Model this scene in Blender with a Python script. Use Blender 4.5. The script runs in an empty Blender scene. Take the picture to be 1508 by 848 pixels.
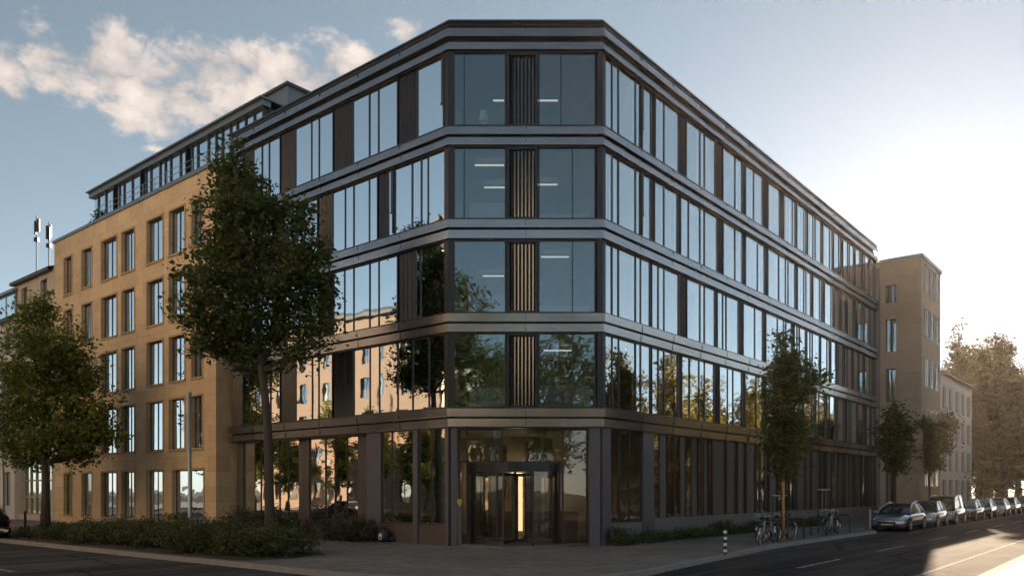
import bpy, bmesh, math, random
import numpy as np
from mathutils import Vector, Matrix
R = math.radians
C = bpy.context.scene.collection
SC = bpy.context.scene

# ------------------------------------------------------------------ camera, world, sun, exposure
F, CX, HY, CAMZ = 1173.0, 754.0, 720.0, 2.02          # focal length and horizon of the photograph in its own pixels
cam = bpy.data.objects.new('camera', bpy.data.cameras.new('camera')); C.objects.link(cam)
cam.location = (0, 0, CAMZ); cam.rotation_euler = (R(90), 0, 0)
cam.data.sensor_width = 36; cam.data.lens = 36 * F / 1508; cam.data.shift_y = (HY - 424) / 1508
cam.data.clip_end = 5000; cam.data.clip_start = 0.1
SC.camera = cam

SUN_AZ, SUN_EL = R(28.6), R(17.0)
SUN_STRENGTH, SKY_STRENGTH, EXPOSURE = 5.0, 0.05, 1.62
W = bpy.data.worlds.new('World'); SC.world = W; W.use_nodes = True

def build_sky():
    nt = W.node_tree; N = nt.nodes; L = nt.links
    for n in list(N): N.remove(n)
    def new(t, **k):
        n = N.new(t)
        for a, b in k.items(): setattr(n, a, b)
        return n
    def math_(op, a, b=None, c=None, clamp=False):
        n = new('ShaderNodeMath', operation=op); n.use_clamp = clamp
        for i, v in enumerate((a, b, c)):
            if v is None: continue
            if hasattr(v, 'is_linked'): L.new(v, n.inputs[i])
            else: n.inputs[i].default_value = v
        return n.outputs[0]
    sky = new('ShaderNodeTexSky', sky_type='NISHITA', sun_disc=False, sun_elevation=SUN_EL, sun_rotation=SUN_AZ)
    sky.altitude = 50; sky.air_density = 0.62; sky.dust_density = 0.1; sky.ozone_density = 0.45
    tc = new('ShaderNodeTexCoord'); sep = new('ShaderNodeSeparateXYZ'); L.new(tc.outputs['Generated'], sep.inputs[0])
    x, y, z = sep.outputs
    az = math_('ARCTAN2', x, y); el = math_('ARCSINE', z)
    nz = new('ShaderNodeTexNoise'); nz.inputs['Scale'].default_value = 16; nz.inputs['Detail'].default_value = 12; nz.inputs['Roughness'].default_value = 0.66
    mp = new('ShaderNodeMapping'); mp.inputs['Scale'].default_value = (1, 1, 1.5); L.new(tc.outputs['Generated'], mp.inputs[0]); L.new(mp.outputs[0], nz.inputs['Vector'])
    nz.inputs['Distortion'].default_value = 0.3
    # cloud banks: bearings and sizes in degrees
    banks = []
    for bank in [(95, 105, 95, 48), (175, 85, 60, 55), (230, 130, 120, 50), (210, 170, 75, 36), (320, 110, 110, 55), (420, 108, 95, 42), (500, 100, 45, 34), (535, 95, 26, 22),
                           (10, 110, 50, 40), (52, 48, 40, 44, .22), (606, 42, 46, 38, .3), (345, 140, 90, 40), (250, 222, 60, 9, .3), (300, 165, 60, 26), (470, 60, 60, 34, .1)]:
        (px, py, rx, ry), pk = bank[:4], (bank[4] if len(bank) > 4 else 1.0)
        dx, dz = (px - CX) / F, (HY - py) / F; h = math.hypot(dx, 1)
        banks.append((math.degrees(math.atan(dx)), math.degrees(math.atan(dz / h)), math.degrees(rx / F / h / h), math.degrees(ry / F / h) * .82, pk))
    m = None
    for a, e, ra, re_, pk in banks:
        da = math_('DIVIDE', math_('SUBTRACT', az, R(a)), R(ra)); de = math_('DIVIDE', math_('SUBTRACT', el, R(e)), R(re_))
        d = math_('SUBTRACT', 1.0, math_('SQRT', math_('ADD', math_('MULTIPLY', da, da), math_('MULTIPLY', de, de))))
        if pk < 1: d = math_('SUBTRACT', math_('MULTIPLY', d, .6), .6 - pk)
        m = d if m is None else math_('SMOOTH_MAX', m, d, 0.12)
    vo = new('ShaderNodeTexVoronoi', feature='F1'); vo.inputs['Scale'].default_value = 24; vo.inputs['Detail'].default_value = 3; vo.inputs['Roughness'].default_value = .6; vo.normalize = True
    wp = new('ShaderNodeVectorMath', operation='MULTIPLY_ADD'); L.new(nz.outputs['Color'], wp.inputs[0]); wp.inputs[1].default_value = (.035, .035, .035); L.new(mp.outputs[0], wp.inputs[2]); L.new(wp.outputs[0], vo.inputs['Vector'])
    puff = math_('SUBTRACT', 0.32, vo.outputs['Distance'])
    nf = new('ShaderNodeTexNoise'); nf.inputs['Scale'].default_value = 46; nf.inputs['Detail'].default_value = 8; nf.inputs['Roughness'].default_value = .6; L.new(mp.outputs[0], nf.inputs['Vector'])
    rough_ = math_('ADD', math_('MULTIPLY', math_('SUBTRACT', nz.outputs['Fac'], 0.5), 2.3), math_('MULTIPLY', math_('SUBTRACT', nf.outputs['Fac'], 0.5), 1.1))
    dens = math_('ADD', math_('ADD', math_('SUBTRACT', math_('MINIMUM', math_('MULTIPLY', m, 1.15), 0.55), 0.06), rough_), math_('MULTIPLY', puff, 1.7))
    mr = new('ShaderNodeMapRange', interpolation_type='SMOOTHSTEP'); L.new(dens, mr.inputs[0])
    mr.inputs[1].default_value = -0.12; mr.inputs[2].default_value = 0.62
    n2 = new('ShaderNodeTexNoise'); n2.inputs['Scale'].default_value = 16; n2.inputs['Detail'].default_value = 6; L.new(mp.outputs[0], n2.inputs['Vector'])
    cr = new('ShaderNodeValToRGB'); L.new(math_('ADD', math_('ADD', math_('MULTIPLY', n2.outputs['Fac'], .75), .12), math_('MULTIPLY', puff, .75)), cr.inputs[0])
    e = cr.color_ramp.elements; e[0].position = 0.30; e[0].color = (3.0, 2.75, 2.7, 1); e[1].position = 0.70; e[1].color = (6.7, 5.85, 5.2, 1)
    # let the sky keep a little steel grey, as hazy summer air has
    hs = new('ShaderNodeHueSaturation'); hs.inputs['Saturation'].default_value = 0.6; hs.inputs['Hue'].default_value = 0.472; L.new(sky.outputs[0], hs.inputs['Color'])
    mix = new('ShaderNodeMix', data_type='RGBA')
    fac = math_('MULTIPLY', mr.outputs[0], 0.93)
    L.new(fac, mix.inputs[0]); L.new(hs.outputs[0], mix.inputs[6]); L.new(cr.outputs[0], mix.inputs[7])
    bg = new('ShaderNodeBackground'); bg.inputs[1].default_value = SKY_STRENGTH; L.new(mix.outputs[2], bg.inputs[0])
    out = new('ShaderNodeOutputWorld'); L.new(bg.outputs[0], out.inputs[0])
build_sky()
SUND = Vector((math.sin(SUN_AZ) * math.cos(SUN_EL), math.cos(SUN_AZ) * math.cos(SUN_EL), math.sin(SUN_EL)))
sl = bpy.data.lights.new('sun', 'SUN'); sl.energy = SUN_STRENGTH; sl.angle = R(0.55); sl.color = (1.0, 0.77, 0.53)
sun = bpy.data.objects.new('sun', sl); C.objects.link(sun); sun.location = (40, 80, 60); sun.rotation_euler = SUND.to_track_quat('Z', 'Y').to_euler()
vs = SC.view_settings; vs.view_transform = 'Standard'; vs.look = 'None'; vs.gamma = 1; vs.exposure = EXPOSURE; vs.use_curve_mapping = False
cy = SC.cycles
cy.max_bounces = 8; cy.diffuse_bounces = 3; cy.glossy_bounces = 4; cy.transmission_bounces = 4; cy.transparent_max_bounces = 16; cy.volume_bounces = 0
cy.caustics_reflective = False; cy.caustics_refractive = False; cy.sample_clamp_indirect = 6; cy.use_denoising = True; cy.use_adaptive_sampling = True; cy.adaptive_threshold = 0.02

# ------------------------------------------------------------------ layout frames
def V2(x, y): return Vector((x, y))
vL = V2(-1414, F).normalized(); vR = V2(974, F).normalized()
D0 = F / 41.0                                          # the chamfered corner stands 28.6 m away
A = V2((662 - CX) / 41, D0); B = V2((886 - CX) / 41, D0)
class Frame:                                           # a wall line: origin, direction along it, outward normal
    def __init__(s, o, u, n): s.o, s.u, s.n = o, u, n
    def at(s, t, n, z): p = s.o + s.u * t + s.n * n; return (p.x, p.y, z)
    def hit(s, px, n=0.0):                             # distance along the wall where the sight line of column px meets it
        r = V2((px - CX) / F, 1.0); o = s.o + s.n * n
        den = s.u.x * r.y - s.u.y * r.x
        return (r.x * o.y - r.y * o.x) / den
    def depth(s, t, n=0.0): return (s.o + s.u * t + s.n * n).y
    def z(s, px, py, n=0.0): return CAMZ + (HY - py) / F * s.depth(s.hit(px, n), n)
FL = Frame(A, vL, -vR); FR = Frame(B, vR, -vL); FC = Frame(A, V2(1, 0), V2(0, -1))
def gp(px, py, z=0.0):                                 # ground point seen at a pixel
    d = F * (CAMZ - z) / (py - HY); return Vector(((px - CX) * d / F, d, z))

# ------------------------------------------------------------------ materials
def mat(name, col, rough=0.6, metal=0.0, spec=None, noise=None, bump=None, coords='Object'):
    m = bpy.data.materials.new(name); m.use_nodes = True
    nt = m.node_tree; b = nt.nodes['Principled BSDF']
    b.inputs['Base Color'].default_value = (*col, 1); b.inputs['Roughness'].default_value = rough; b.inputs['Metallic'].default_value = metal
    if spec is not None: b.inputs['Specular IOR Level'].default_value = spec
    if noise or bump: tc = nt.nodes.new('ShaderNodeTexCoord')
    if noise:                                          # (scale, amount, second colour, stretch)
        sc, amt, c2 = noise[:3]; st = noise[3] if len(noise) > 3 else (1, 1, 1)
        mp = nt.nodes.new('ShaderNodeMapping'); mp.inputs['Scale'].default_value = st; nt.links.new(tc.outputs[coords], mp.inputs[0])
        n = nt.nodes.new('ShaderNodeTexNoise'); n.inputs['Scale'].default_value = sc; n.inputs['Detail'].default_value = 6; nt.links.new(mp.outputs[0], n.inputs['Vector'])
        r = nt.nodes.new('ShaderNodeValToRGB'); r.color_ramp.elements[0].position = 0.5 - amt; r.color_ramp.elements[1].position = 0.5 + amt
        r.color_ramp.elements[0].color = (*col, 1); r.color_ramp.elements[1].color = (*c2, 1)
        nt.links.new(n.outputs['Fac'], r.inputs[0]); nt.links.new(r.outputs[0], b.inputs['Base Color'])
        rr = nt.nodes.new('ShaderNodeMapRange'); rr.inputs[3].default_value = max(0.02, rough - 0.08); rr.inputs[4].default_value = min(1, rough + 0.1)
        nt.links.new(n.outputs['Fac'], rr.inputs[0]); nt.links.new(rr.outputs[0], b.inputs['Roughness'])
    if bump:                                           # (scale, strength, distance)
        n = nt.nodes.new('ShaderNodeTexNoise'); n.inputs['Scale'].default_value = bump[0]; n.inputs['Detail'].default_value = 5; nt.links.new(tc.outputs[coords], n.inputs['Vector'])
        bp = nt.nodes.new('ShaderNodeBump'); bp.inputs['Strength'].default_value = bump[1]; bp.inputs['Distance'].default_value = bump[2]
        nt.links.new(n.outputs['Fac'], bp.inputs['Height']); nt.links.new(bp.outputs[0], b.inputs['Normal'])
    return m

def glass(name, base=0.38, ior=1.8, tint=(.90, .94, .95), gloss=(.86, .95, 1.0), wave=0.05):
    m = bpy.data.materials.new(name); m.use_nodes = True; nt = m.node_tree; N = nt.nodes; L = nt.links
    for n in list(N): N.remove(n)
    out = N.new('ShaderNodeOutputMaterial'); mx = N.new('ShaderNodeMixShader'); tr = N.new('ShaderNodeBsdfTransparent'); gl = N.new('ShaderNodeBsdfGlossy')
    tr.inputs[0].default_value = (*tint, 1); gl.inputs['Color'].default_value = (*gloss, 1); gl.inputs['Roughness'].default_value = 0.015
    fr = N.new('ShaderNodeFresnel'); fr.inputs[0].default_value = ior
    ad = N.new('ShaderNodeMath'); ad.operation = 'ADD'; ad.use_clamp = True; ad.inputs[1].default_value = base; L.new(fr.outputs[0], ad.inputs[0])
    tc = N.new('ShaderNodeTexCoord'); nz = N.new('ShaderNodeTexNoise'); nz.inputs['Scale'].default_value = 0.9; nz.inputs['Detail'].default_value = 1.5; L.new(tc.outputs['Object'], nz.inputs['Vector'])
    bp = N.new('ShaderNodeBump'); bp.inputs['Strength'].default_value = wave; bp.inputs['Distance'].default_value = 0.25; L.new(nz.outputs['Fac'], bp.inputs['Height']); L.new(bp.outputs[0], gl.inputs['Normal'])
    L.new(ad.outputs[0], mx.inputs[0]); L.new(tr.outputs[0], mx.inputs[1]); L.new(gl.outputs[0], mx.inputs[2]); L.new(mx.outputs[0], out.inputs[0])
    return m

def blocks(name, c1, c2, mortar, w, h, rough=0.8, axis='wall', ms=0.012, noise=3.0, amt=0.35):
    """stone courses or paving: a brick pattern over object coordinates, broken up by noise"""
    m = bpy.data.materials.new(name); m.use_nodes = True; nt = m.node_tree; N = nt.nodes; L = nt.links; b = N['Principled BSDF']
    tc = N.new('ShaderNodeTexCoord'); vec = tc.outputs['Object']
    sep = N.new('ShaderNodeSeparateXYZ'); L.new(vec, sep.inputs[0])
    def lin(cx, cyy):
        a = N.new('ShaderNodeMath'); a.operation = 'MULTIPLY'; a.inputs[1].default_value = cx; L.new(sep.outputs[0], a.inputs[0])
        d = N.new('ShaderNodeMath'); d.operation = 'MULTIPLY_ADD'; d.inputs[1].default_value = cyy; L.new(sep.outputs[1], d.inputs[0]); L.new(a.outputs[0], d.inputs[2]); return d.outputs[0]
    cmb = N.new('ShaderNodeCombineXYZ')
    if axis == 'wall': L.new(lin(vL.x + vR.x, vL.y + vR.y), cmb.inputs[0]); L.new(sep.outputs[2], cmb.inputs[1])
    elif axis == 'wallR': L.new(lin(vR.x, vR.y), cmb.inputs[0]); L.new(sep.outputs[2], cmb.inputs[1])
    else: L.new(lin(vR.x, vR.y), cmb.inputs[0]); L.new(lin(vL.x, vL.y), cmb.inputs[1])
    br = N.new('ShaderNodeTexBrick'); br.inputs['Scale'].default_value = 1; br.inputs['Brick Width'].default_value = w; br.inputs['Row Height'].default_value = h
    br.inputs['Mortar Size'].default_value = ms; br.inputs['Mortar Smooth'].default_value = 0.3
    br.inputs['Color1'].default_value = (*c1, 1); br.inputs['Color2'].default_value = (*c2, 1); br.inputs['Mortar'].default_value = (*mortar, 1); L.new(cmb.outputs[0], br.inputs['Vector'])
    nz = N.new('ShaderNodeTexNoise'); nz.inputs['Scale'].default_value = noise; nz.inputs['Detail'].default_value = 8; nz.inputs['Roughness'].default_value = 0.65; L.new(vec, nz.inputs['Vector'])
    n3 = N.new('ShaderNodeTexNoise'); n3.inputs['Scale'].default_value = noise * 0.12; n3.inputs['Detail'].default_value = 4; L.new(vec, n3.inputs['Vector'])
    av = N.new('ShaderNodeMath'); av.operation = 'ADD'; L.new(nz.outputs['Fac'], av.inputs[0]); L.new(n3.outputs['Fac'], av.inputs[1])
    mr = N.new('ShaderNodeMapRange'); mr.inputs[1].default_value = 0.6; mr.inputs[2].default_value = 1.4; mr.inputs[3].default_value = 1 - amt; mr.inputs[4].default_value = 1 + amt; L.new(av.outputs[0], mr.inputs[0])
    mx = N.new('ShaderNodeVectorMath'); mx.operation = 'SCALE'; L.new(br.outputs['Color'], mx.inputs[0]); L.new(mr.outputs[0], mx.inputs['Scale']); L.new(mx.outputs[0], b.inputs['Base Color'])
    bp = N.new('ShaderNodeBump'); bp.inputs['Strength'].default_value = 0.5; bp.inputs['Distance'].default_value = 0.012
    iv = N.new('ShaderNodeMath'); iv.operation = 'SUBTRACT'; iv.inputs[0].default_value = 1; L.new(br.outputs['Fac'], iv.inputs[1])
    ad = N.new('ShaderNodeMath'); ad.operation = 'MULTIPLY_ADD'; ad.inputs[1].default_value = 0.5; L.new(nz.outputs['Fac'], ad.inputs[0]); L.new(iv.outputs[0], ad.inputs[2])
    L.new(ad.outputs[0], bp.inputs['Height']); L.new(bp.outputs[0], b.inputs['Normal']); b.inputs['Roughness'].default_value = rough; b.inputs['Specular IOR Level'].default_value = .08 if axis == 'flat' else .3
    return m

def leafmat(name, c1, c2, trans=0.35, rough=0.55):
    m = bpy.data.materials.new(name); m.use_nodes = True; nt = m.node_tree; N = nt.nodes; L = nt.links
    b = N['Principled BSDF']; out = [n for n in N if n.type == 'OUTPUT_MATERIAL'][0]
    ge = N.new('ShaderNodeNewGeometry'); r = N.new('ShaderNodeValToRGB'); r.color_ramp.elements[0].color = (*c1, 1); r.color_ramp.elements[1].color = (*c2, 1); L.new(ge.outputs['Random Per Island'], r.inputs[0])
    L.new(r.outputs[0], b.inputs['Base Color']); b.inputs['Roughness'].default_value = rough; b.inputs['Specular IOR Level'].default_value = 0.35
    t = N.new('ShaderNodeBsdfTranslucent'); hs = N.new('ShaderNodeHueSaturation'); hs.inputs['Hue'].default_value = 0.47; hs.inputs['Saturation'].default_value = 1.15; hs.inputs['Value'].default_value = 1.5
    L.new(r.outputs[0], hs.inputs['Color']); L.new(hs.outputs[0], t.inputs[0])
    mx = N.new('ShaderNodeMixShader'); mx.inputs[0].default_value = trans; L.new(b.outputs[0], mx.inputs[1]); L.new(t.outputs[0], mx.inputs[2]); L.new(mx.outputs[0], out.inputs[0])
    return m

def emat(name, col, s):
    m = mat(name, (.8, .8, .8)); b = m.node_tree.nodes['Principled BSDF']; b.inputs['Emission Color'].default_value = (*col, 1); b.inputs['Emission Strength'].default_value = s; return m

M = dict(
    band=mat('bronze_sheet', (.34, .35, .37), .22, .95, noise=(.55, .3, (.46, .45, .44), (1, 1, 3)), bump=(1.2, .12, .05)),
    cap=mat('zinc_roof_edge', (.10, .105, .115), .35, .7),
    seam=mat('seam', (.03, .03, .03), .6),
    frame=mat('dark_frame', (.018, .018, .02), .32, .0, spec=.6),
    rail=mat('bronze_frame', (.036, .036, .041), .35, .5),
    louvre=mat('brown_shutter', (.015, .0125, .013), .33, .25, noise=(.7, .3, (.031, .025, .024))),
    fin=mat('bronze_fin', (.060, .050, .045), .42, .4, noise=(.5, .35, (.13, .105, .09), (1, 1, .2))),
    post=mat('plum_column', (.090, .086, .105), .45, .2, noise=(1.5, .3, (.12, .11, .125))),
    plinth=mat('grey_plinth', (.13, .12, .115), .7, noise=(2, .3, (.19, .17, .155)), bump=(8, .2, .01)),
    kick=mat('brown_kick_panel', (.085, .062, .055), .5, .15, noise=(1.3, .3, (.11, .085, .075))),
    slab=mat('inside_ceiling', (.38, .38, .37), .8), core=mat('inside_wall', (.17, .16, .15), .8, noise=(.6, .2, (.32, .29, .25))), floor=mat('inside_floor', (.12, .10, .08), .6),
    curtain=mat('white_curtain', (.68, .70, .70), .85, noise=(.8, .3, (.78, .77, .74), (1, 1, .15))),
    blind=mat('grey_blind', (.40, .42, .42), .8),
    glass=glass('facade_glass', base=.50, wave=.011), glass4=glass('corner_glass', base=.13, tint=(.75, .8, .82), gloss=(.72, .93, 1.0), wave=.015), glass2=glass('house_glass', base=.27, ior=1.6, tint=(.85, .88, .86), wave=.04), glass3=glass('entrance_glass', base=.06, ior=1.6, tint=(.72, .68, .6), gloss=(1, .95, .88), wave=.02),
    frosted=mat('frosted_film', (.33, .37, .34), .5),
    stone=blocks('sandstone', (.68, .51, .32), (.56, .405, .245), (.36, .25, .15), 1.45, .72, .78, ms=.006, noise=2.2, amt=.22),
    stone_trim=mat('sandstone_trim', (.47, .33, .19), .75, noise=(2, .3, (.40, .27, .14)), bump=(15, .2, .01)),
    plaster=mat('cream_plaster', (.52, .43, .34), .85, noise=(.8, .3, (.60, .50, .40)), bump=(20, .15, .01)),
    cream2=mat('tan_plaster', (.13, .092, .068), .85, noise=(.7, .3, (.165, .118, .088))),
    white=mat('white_plaster', (.62, .58, .53), .85, noise=(.8, .3, (.70, .66, .60))),
    reflector=mat('reflector_plaster', (.74, .62, .48), .85, noise=(.7, .3, (.80, .68, .53))),  # plaster lightened to strengthen the warm bounce
    tower=blocks('tan_render', (.54, .40, .28), (.50, .36, .25), (.36, .26, .18), 5.0, 3.3, .8, axis='wall', ms=.012, noise=1.2, amt=.2),
    greywall=mat('grey_render', (.22, .20, .20), .8, noise=(.8, .3, (.27, .25, .24))),
    roof=mat('dark_roof', (.05, .052, .06), .6, noise=(2, .3, (.075, .075, .08))), zinc=mat('zinc_sheet', (.16, .185, .21), .38, .55, noise=(1, .3, (.20, .22, .24))),
    bark=mat('bark', (.050, .038, .028), .9, noise=(9, .3, (.10, .08, .06), (1, 1, .25)), bump=(22, .8, .03)),
    leaf=leafmat('leaf_dark', (.045, .070, .022), (.13, .16, .045)), leaf2=leafmat('leaf_olive', (.070, .10, .020), (.21, .25, .05), .4), leaf3=leafmat('leaf_young', (.055, .075, .018), (.13, .15, .035), .45),
    leaf5=leafmat('leaf_golden', (.09, .10, .02), (.26, .22, .05), .6), leaf4=leafmat('leaf_far', (.030, .034, .012), (.070, .066, .022), .2), hedge=leafmat('leaf_hedge', (.028, .042, .016), (.13, .14, .045), .25), shrub=leafmat('leaf_shrub', (.045, .052, .03), (.13, .125, .085), .25),
    steel=mat('galvanised_steel', (.30, .33, .35), .42, .7), darkmetal=mat('dark_steel', (.025, .025, .027), .4, .5), black=mat('black_plastic', (.012, .012, .012), .5), rubber=mat('rubber', (.015, .015, .015), .8),
    chrome=mat('chrome', (.6, .6, .6), .15, 1), whitep=mat('white_paint', (.75, .75, .73), .5), yellow=mat('yellow_plastic', (.75, .50, .03), .4), wood=mat('yellow_wood', (.50, .27, .06), .7, noise=(6, .3, (.38, .20, .05), (1, 1, .1))),
    brick=mat('terracotta_brick', (.30, .13, .08), .8), lampwhite=emat('ceiling_lamp_light', (1, .95, .85), .22), shade=mat('white_lamp_shade', (.75, .75, .72), .8),
    carglass=mat('car_glass', (.012, .014, .016), .05, 0, spec=.9), lens=mat('headlight_lens', (.55, .57, .6), .08, .3), taillens=mat('tail_light', (.35, .01, .01), .15), plate=mat('number_plate', (.6, .6, .58), .4), rim=mat('alloy_rim', (.35, .36, .37), .3, .9),
)

# ------------------------------------------------------------------ mesh helpers
class MB:
    def __init__(s): s.v, s.f = [], []
    def quad(s, a, b, c, d):
        i = len(s.v); s.v += [tuple(a), tuple(b), tuple(c), tuple(d)]; s.f.append((i, i + 1, i + 2, i + 3))
    def box(s, fr, t0, t1, n0, n1, z0, z1):
        i = len(s.v)
        s.v += [fr.at(t, n, z) for z in (z0, z1) for t, n in ((t0, n0), (t1, n0), (t1, n1), (t0, n1))]
        s.f += [tuple(i + k for k in q) for q in ((0, 3, 2, 1), (4, 5, 6, 7), (0, 1, 5, 4), (1, 2, 6, 5), (2, 3, 7, 6), (3, 0, 4, 7))]
    def bx(s, x0, x1, y0, y1, z0, z1):
        s.box(Frame(V2(0, 0), V2(1, 0), V2(0, 1)), x0, x1, y0, y1, z0, z1)
    def tube(s, pts, rad, seg=8, cap=True):
        pts = [Vector(p) for p in pts]; rad = rad if isinstance(rad, (list, tuple)) else [rad] * len(pts)
        i0 = len(s.v); side = None
        for k, p in enumerate(pts):
            d = (pts[min(k + 1, len(pts) - 1)] - pts[max(k - 1, 0)]).normalized()
            if side is None: side = d.orthogonal().normalized()
            side = (side - d * side.dot(d)).normalized(); up = d.cross(side)
            for j in range(seg):
                a = 2 * math.pi * j / seg; s.v.append(tuple(p + (side * math.cos(a) + up * math.sin(a)) * rad[k]))
        for k in range(len(pts) - 1):
            for j in range(seg):
                a = i0 + k * seg + j; b = i0 + k * seg + (j + 1) % seg; s.f.append((a, b, b + seg, a + seg))
        if cap:
            s.f.append(tuple(i0 + j for j in range(seg))[::-1]); s.f.append(tuple(i0 + (len(pts) - 1) * seg + j for j in range(seg)))
    def lathe(s, prof, c, axis='z', seg=16):            # prof: (radius, height)
        i0 = len(s.v); n = len(prof)
        for r, h in prof:
            for j in range(seg):
                a = 2 * math.pi * j / seg; p, q = r * math.cos(a), r * math.sin(a)
                s.v.append((c[0] + p, c[1] + q, c[2] + h) if axis == 'z' else (c[0] + p, c[1] + h, c[2] + q))
        for k in range(n - 1):
            for j in range(seg):
                a = i0 + k * seg + j; b = i0 + k * seg + (j + 1) % seg; s.f.append((a, b, b + seg, a + seg))
        s.f.append(tuple(i0 + j for j in range(seg))[::-1]); s.f.append(tuple(i0 + (n - 1) * seg + j for j in range(seg)))
    def ring(s, c, Rr, r, seg=24, ms=6):                # a torus in the local xz plane
        i0 = len(s.v)
        for i in range(seg):
            a = 2 * math.pi * i / seg
            for j in range(ms):
                b = 2 * math.pi * j / ms; q = Rr + r * math.cos(b); s.v.append((c[0] + q * math.cos(a), c[1] + r * math.sin(b), c[2] + q * math.sin(a)))
        for i in range(seg):
            for j in range(ms):
                s.f.append((i0 + i * ms + j, i0 + i * ms + (j + 1) % ms, i0 + ((i + 1) % seg) * ms + (j + 1) % ms, i0 + ((i + 1) % seg) * ms + j))
    def build(s, name, m, parent=None, smooth=False, bevel=0):
        o = None
        me = bpy.data.meshes.new(name); off = root_loc(parent)
        me.from_pydata([(a - off.x, b - off.y, c - off.z) for a, b, c in s.v], [], s.f); me.materials.append(m)
        if smooth: me.polygons.foreach_set('use_smooth', [True] * len(me.polygons))
        me.validate(); me.update()
        o = bpy.data.objects.new(name, me); C.objects.link(o)
        if parent: o.parent = parent
        if bevel:
            b = o.modifiers.new('bevel', 'BEVEL'); b.width = bevel; b.segments = 2; b.limit_method = 'ANGLE'
        return o
LOCAL = set()
def root_loc(p):
    if p is None: return Vector((0, 0, 0))
    while p.parent: p = p.parent
    return Vector((0, 0, 0)) if p.name in LOCAL else p.location.copy()
def tag(o, label=None, cat=None, group=None, kind=None):
    for k, v in (('label', label), ('category', cat), ('group', group), ('kind', kind)):
        if v: o[k] = v
    return o
def thing(name, loc, label, cat, group=None, rz=0, local=False):   # local: parts are built in the thing's own coordinates
    o = bpy.data.objects.new(name, None); C.objects.link(o); o.location = loc; o.rotation_euler = (0, 0, rz); o.empty_display_size = .3
    if local: LOCAL.add(o.name)
    return tag(o, label, cat, group)
def copy_tree(o, parent=None):
    c = o.copy(); C.objects.link(c); c.parent = parent
    for ch in o.children: copy_tree(ch, c)
    return c
def np_mesh(name, co, quads, m, parent=None, smooth=False):
    me = bpy.data.meshes.new(name); off = root_loc(parent); co = co - np.array(off)
    n, q = len(co), len(quads)
    me.vertices.add(n); me.vertices.foreach_set('co', co.astype(np.float32).ravel())
    me.loops.add(q * 4); me.loops.foreach_set('vertex_index', quads.astype(np.int32).ravel())
    me.polygons.add(q); me.polygons.foreach_set('loop_start', np.arange(0, q * 4, 4, dtype=np.int32))
    me.materials.append(m); me.update(calc_edges=True); me.validate()
    o = bpy.data.objects.new(name, me); C.objects.link(o)
    if parent: o.parent = parent
    return o

# ------------------------------------------------------------------ foliage
def leaves(clusters, twigs, per, size, seed, spread=.28, shell=.55):
    """clusters: (x, y, z, rx, ry, rz). Leaf-sized faces gathered on twigs spread through the ellipsoids"""
    rg = np.random.default_rng(seed); cl = np.array(clusters, float)
    w = (cl[:, 3] * cl[:, 4] * cl[:, 5]) ** .72; k = rg.choice(len(cl), twigs, p=w / w.sum())
    d = rg.normal(size=(twigs, 3)); d /= np.linalg.norm(d, axis=1)[:, None]
    r = np.where(rg.random(twigs) < .65, shell + (1.08 - shell) * rg.random(twigs), rg.random(twigs) ** (1 / 3.) * shell)
    tc = cl[k, :3] + d * r[:, None] * cl[k, 3:]
    n = twigs * per; ti = np.repeat(np.arange(twigs), per)
    sp = spread * (0.6 + .8 * rg.random(twigs))
    p = tc[ti] + rg.normal(size=(n, 3)) * sp[ti][:, None] * np.array([1, 1, .62])
    a = rg.normal(size=(n, 3)); a[:, 2] *= .55; a /= np.linalg.norm(a, axis=1)[:, None]
    up = rg.normal(size=(n, 3)) * .55 + np.array([0, 0, 1.0]); b = np.cross(a, up); b /= np.linalg.norm(b, axis=1)[:, None] + 1e-6
    nn = np.cross(a, b)
    s = size * (.6 + .8 * rg.random(n))[:, None]
    v = np.stack([p - a * s, p + b * s * .55 + nn * s * .15, p + a * s, p - b * s * .55 + nn * s * .15], 1).reshape(-1, 3)
    return v, np.arange(n * 4).reshape(-1, 4), tc
def px_clusters(specs, depth, seed, dep=1.0):
    """crown lobes measured on the photograph, set at the tree's distance with a real depth of their own"""
    rg = random.Random(seed); out = []
    for x, y, rx, ry in specs:
        d = depth + rg.uniform(-1, 1) * dep; s = d / F
        out.append(((x - CX) * s, d, CAMZ + (HY - y) * s, rx * s, (rx + ry) / 2 * s * 1.1, ry * s))
    return out
def tree(name, base, clusters, label, cat, m, twigs, per, leaf, trunk_pts, r0, seed, group=None, spread=.28, bark=None):
    t = thing(name, base, label, cat, group)
    v, q, tc = leaves(clusters, twigs, per, leaf, seed, spread)
    np_mesh('crown', v, q, m, t)
    mb = MB(); rg = random.Random(seed)
    n = len(trunk_pts); mb.tube(trunk_pts, [r0 * (1.35 if i == 0 else 1) * (1 - .62 * i / (n - 1)) for i in range(n)], 10)
    tp = [Vector(p) for p in trunk_pts]
    for c in clusters:
        e = Vector(c[:3]); cand = [p for p in tp[1:] if p.z < e.z + .2] or [tp[1]]
        s = min(cand, key=lambda p: (p - e).length); mid = s.lerp(e, .5) + Vector((rg.uniform(-.2, .2), rg.uniform(-.2, .2), -.12 * (e - s).length))
        mb.tube([s, mid, e], [r0 * .36, r0 * .24, r0 * .08], 6)
        for j in range(4):
            f = e + Vector((rg.uniform(-1, 1) * c[3], rg.uniform(-1, 1) * c[4], rg.uniform(-.6, 1) * c[5])) * .75
            mb.tube([mid.lerp(e, rg.uniform(.2, .9)), f], [r0 * .12, r0 * .03], 4)
    mb.build('trunk', bark or M['bark'], t, smooth=True)
    return t

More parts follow.
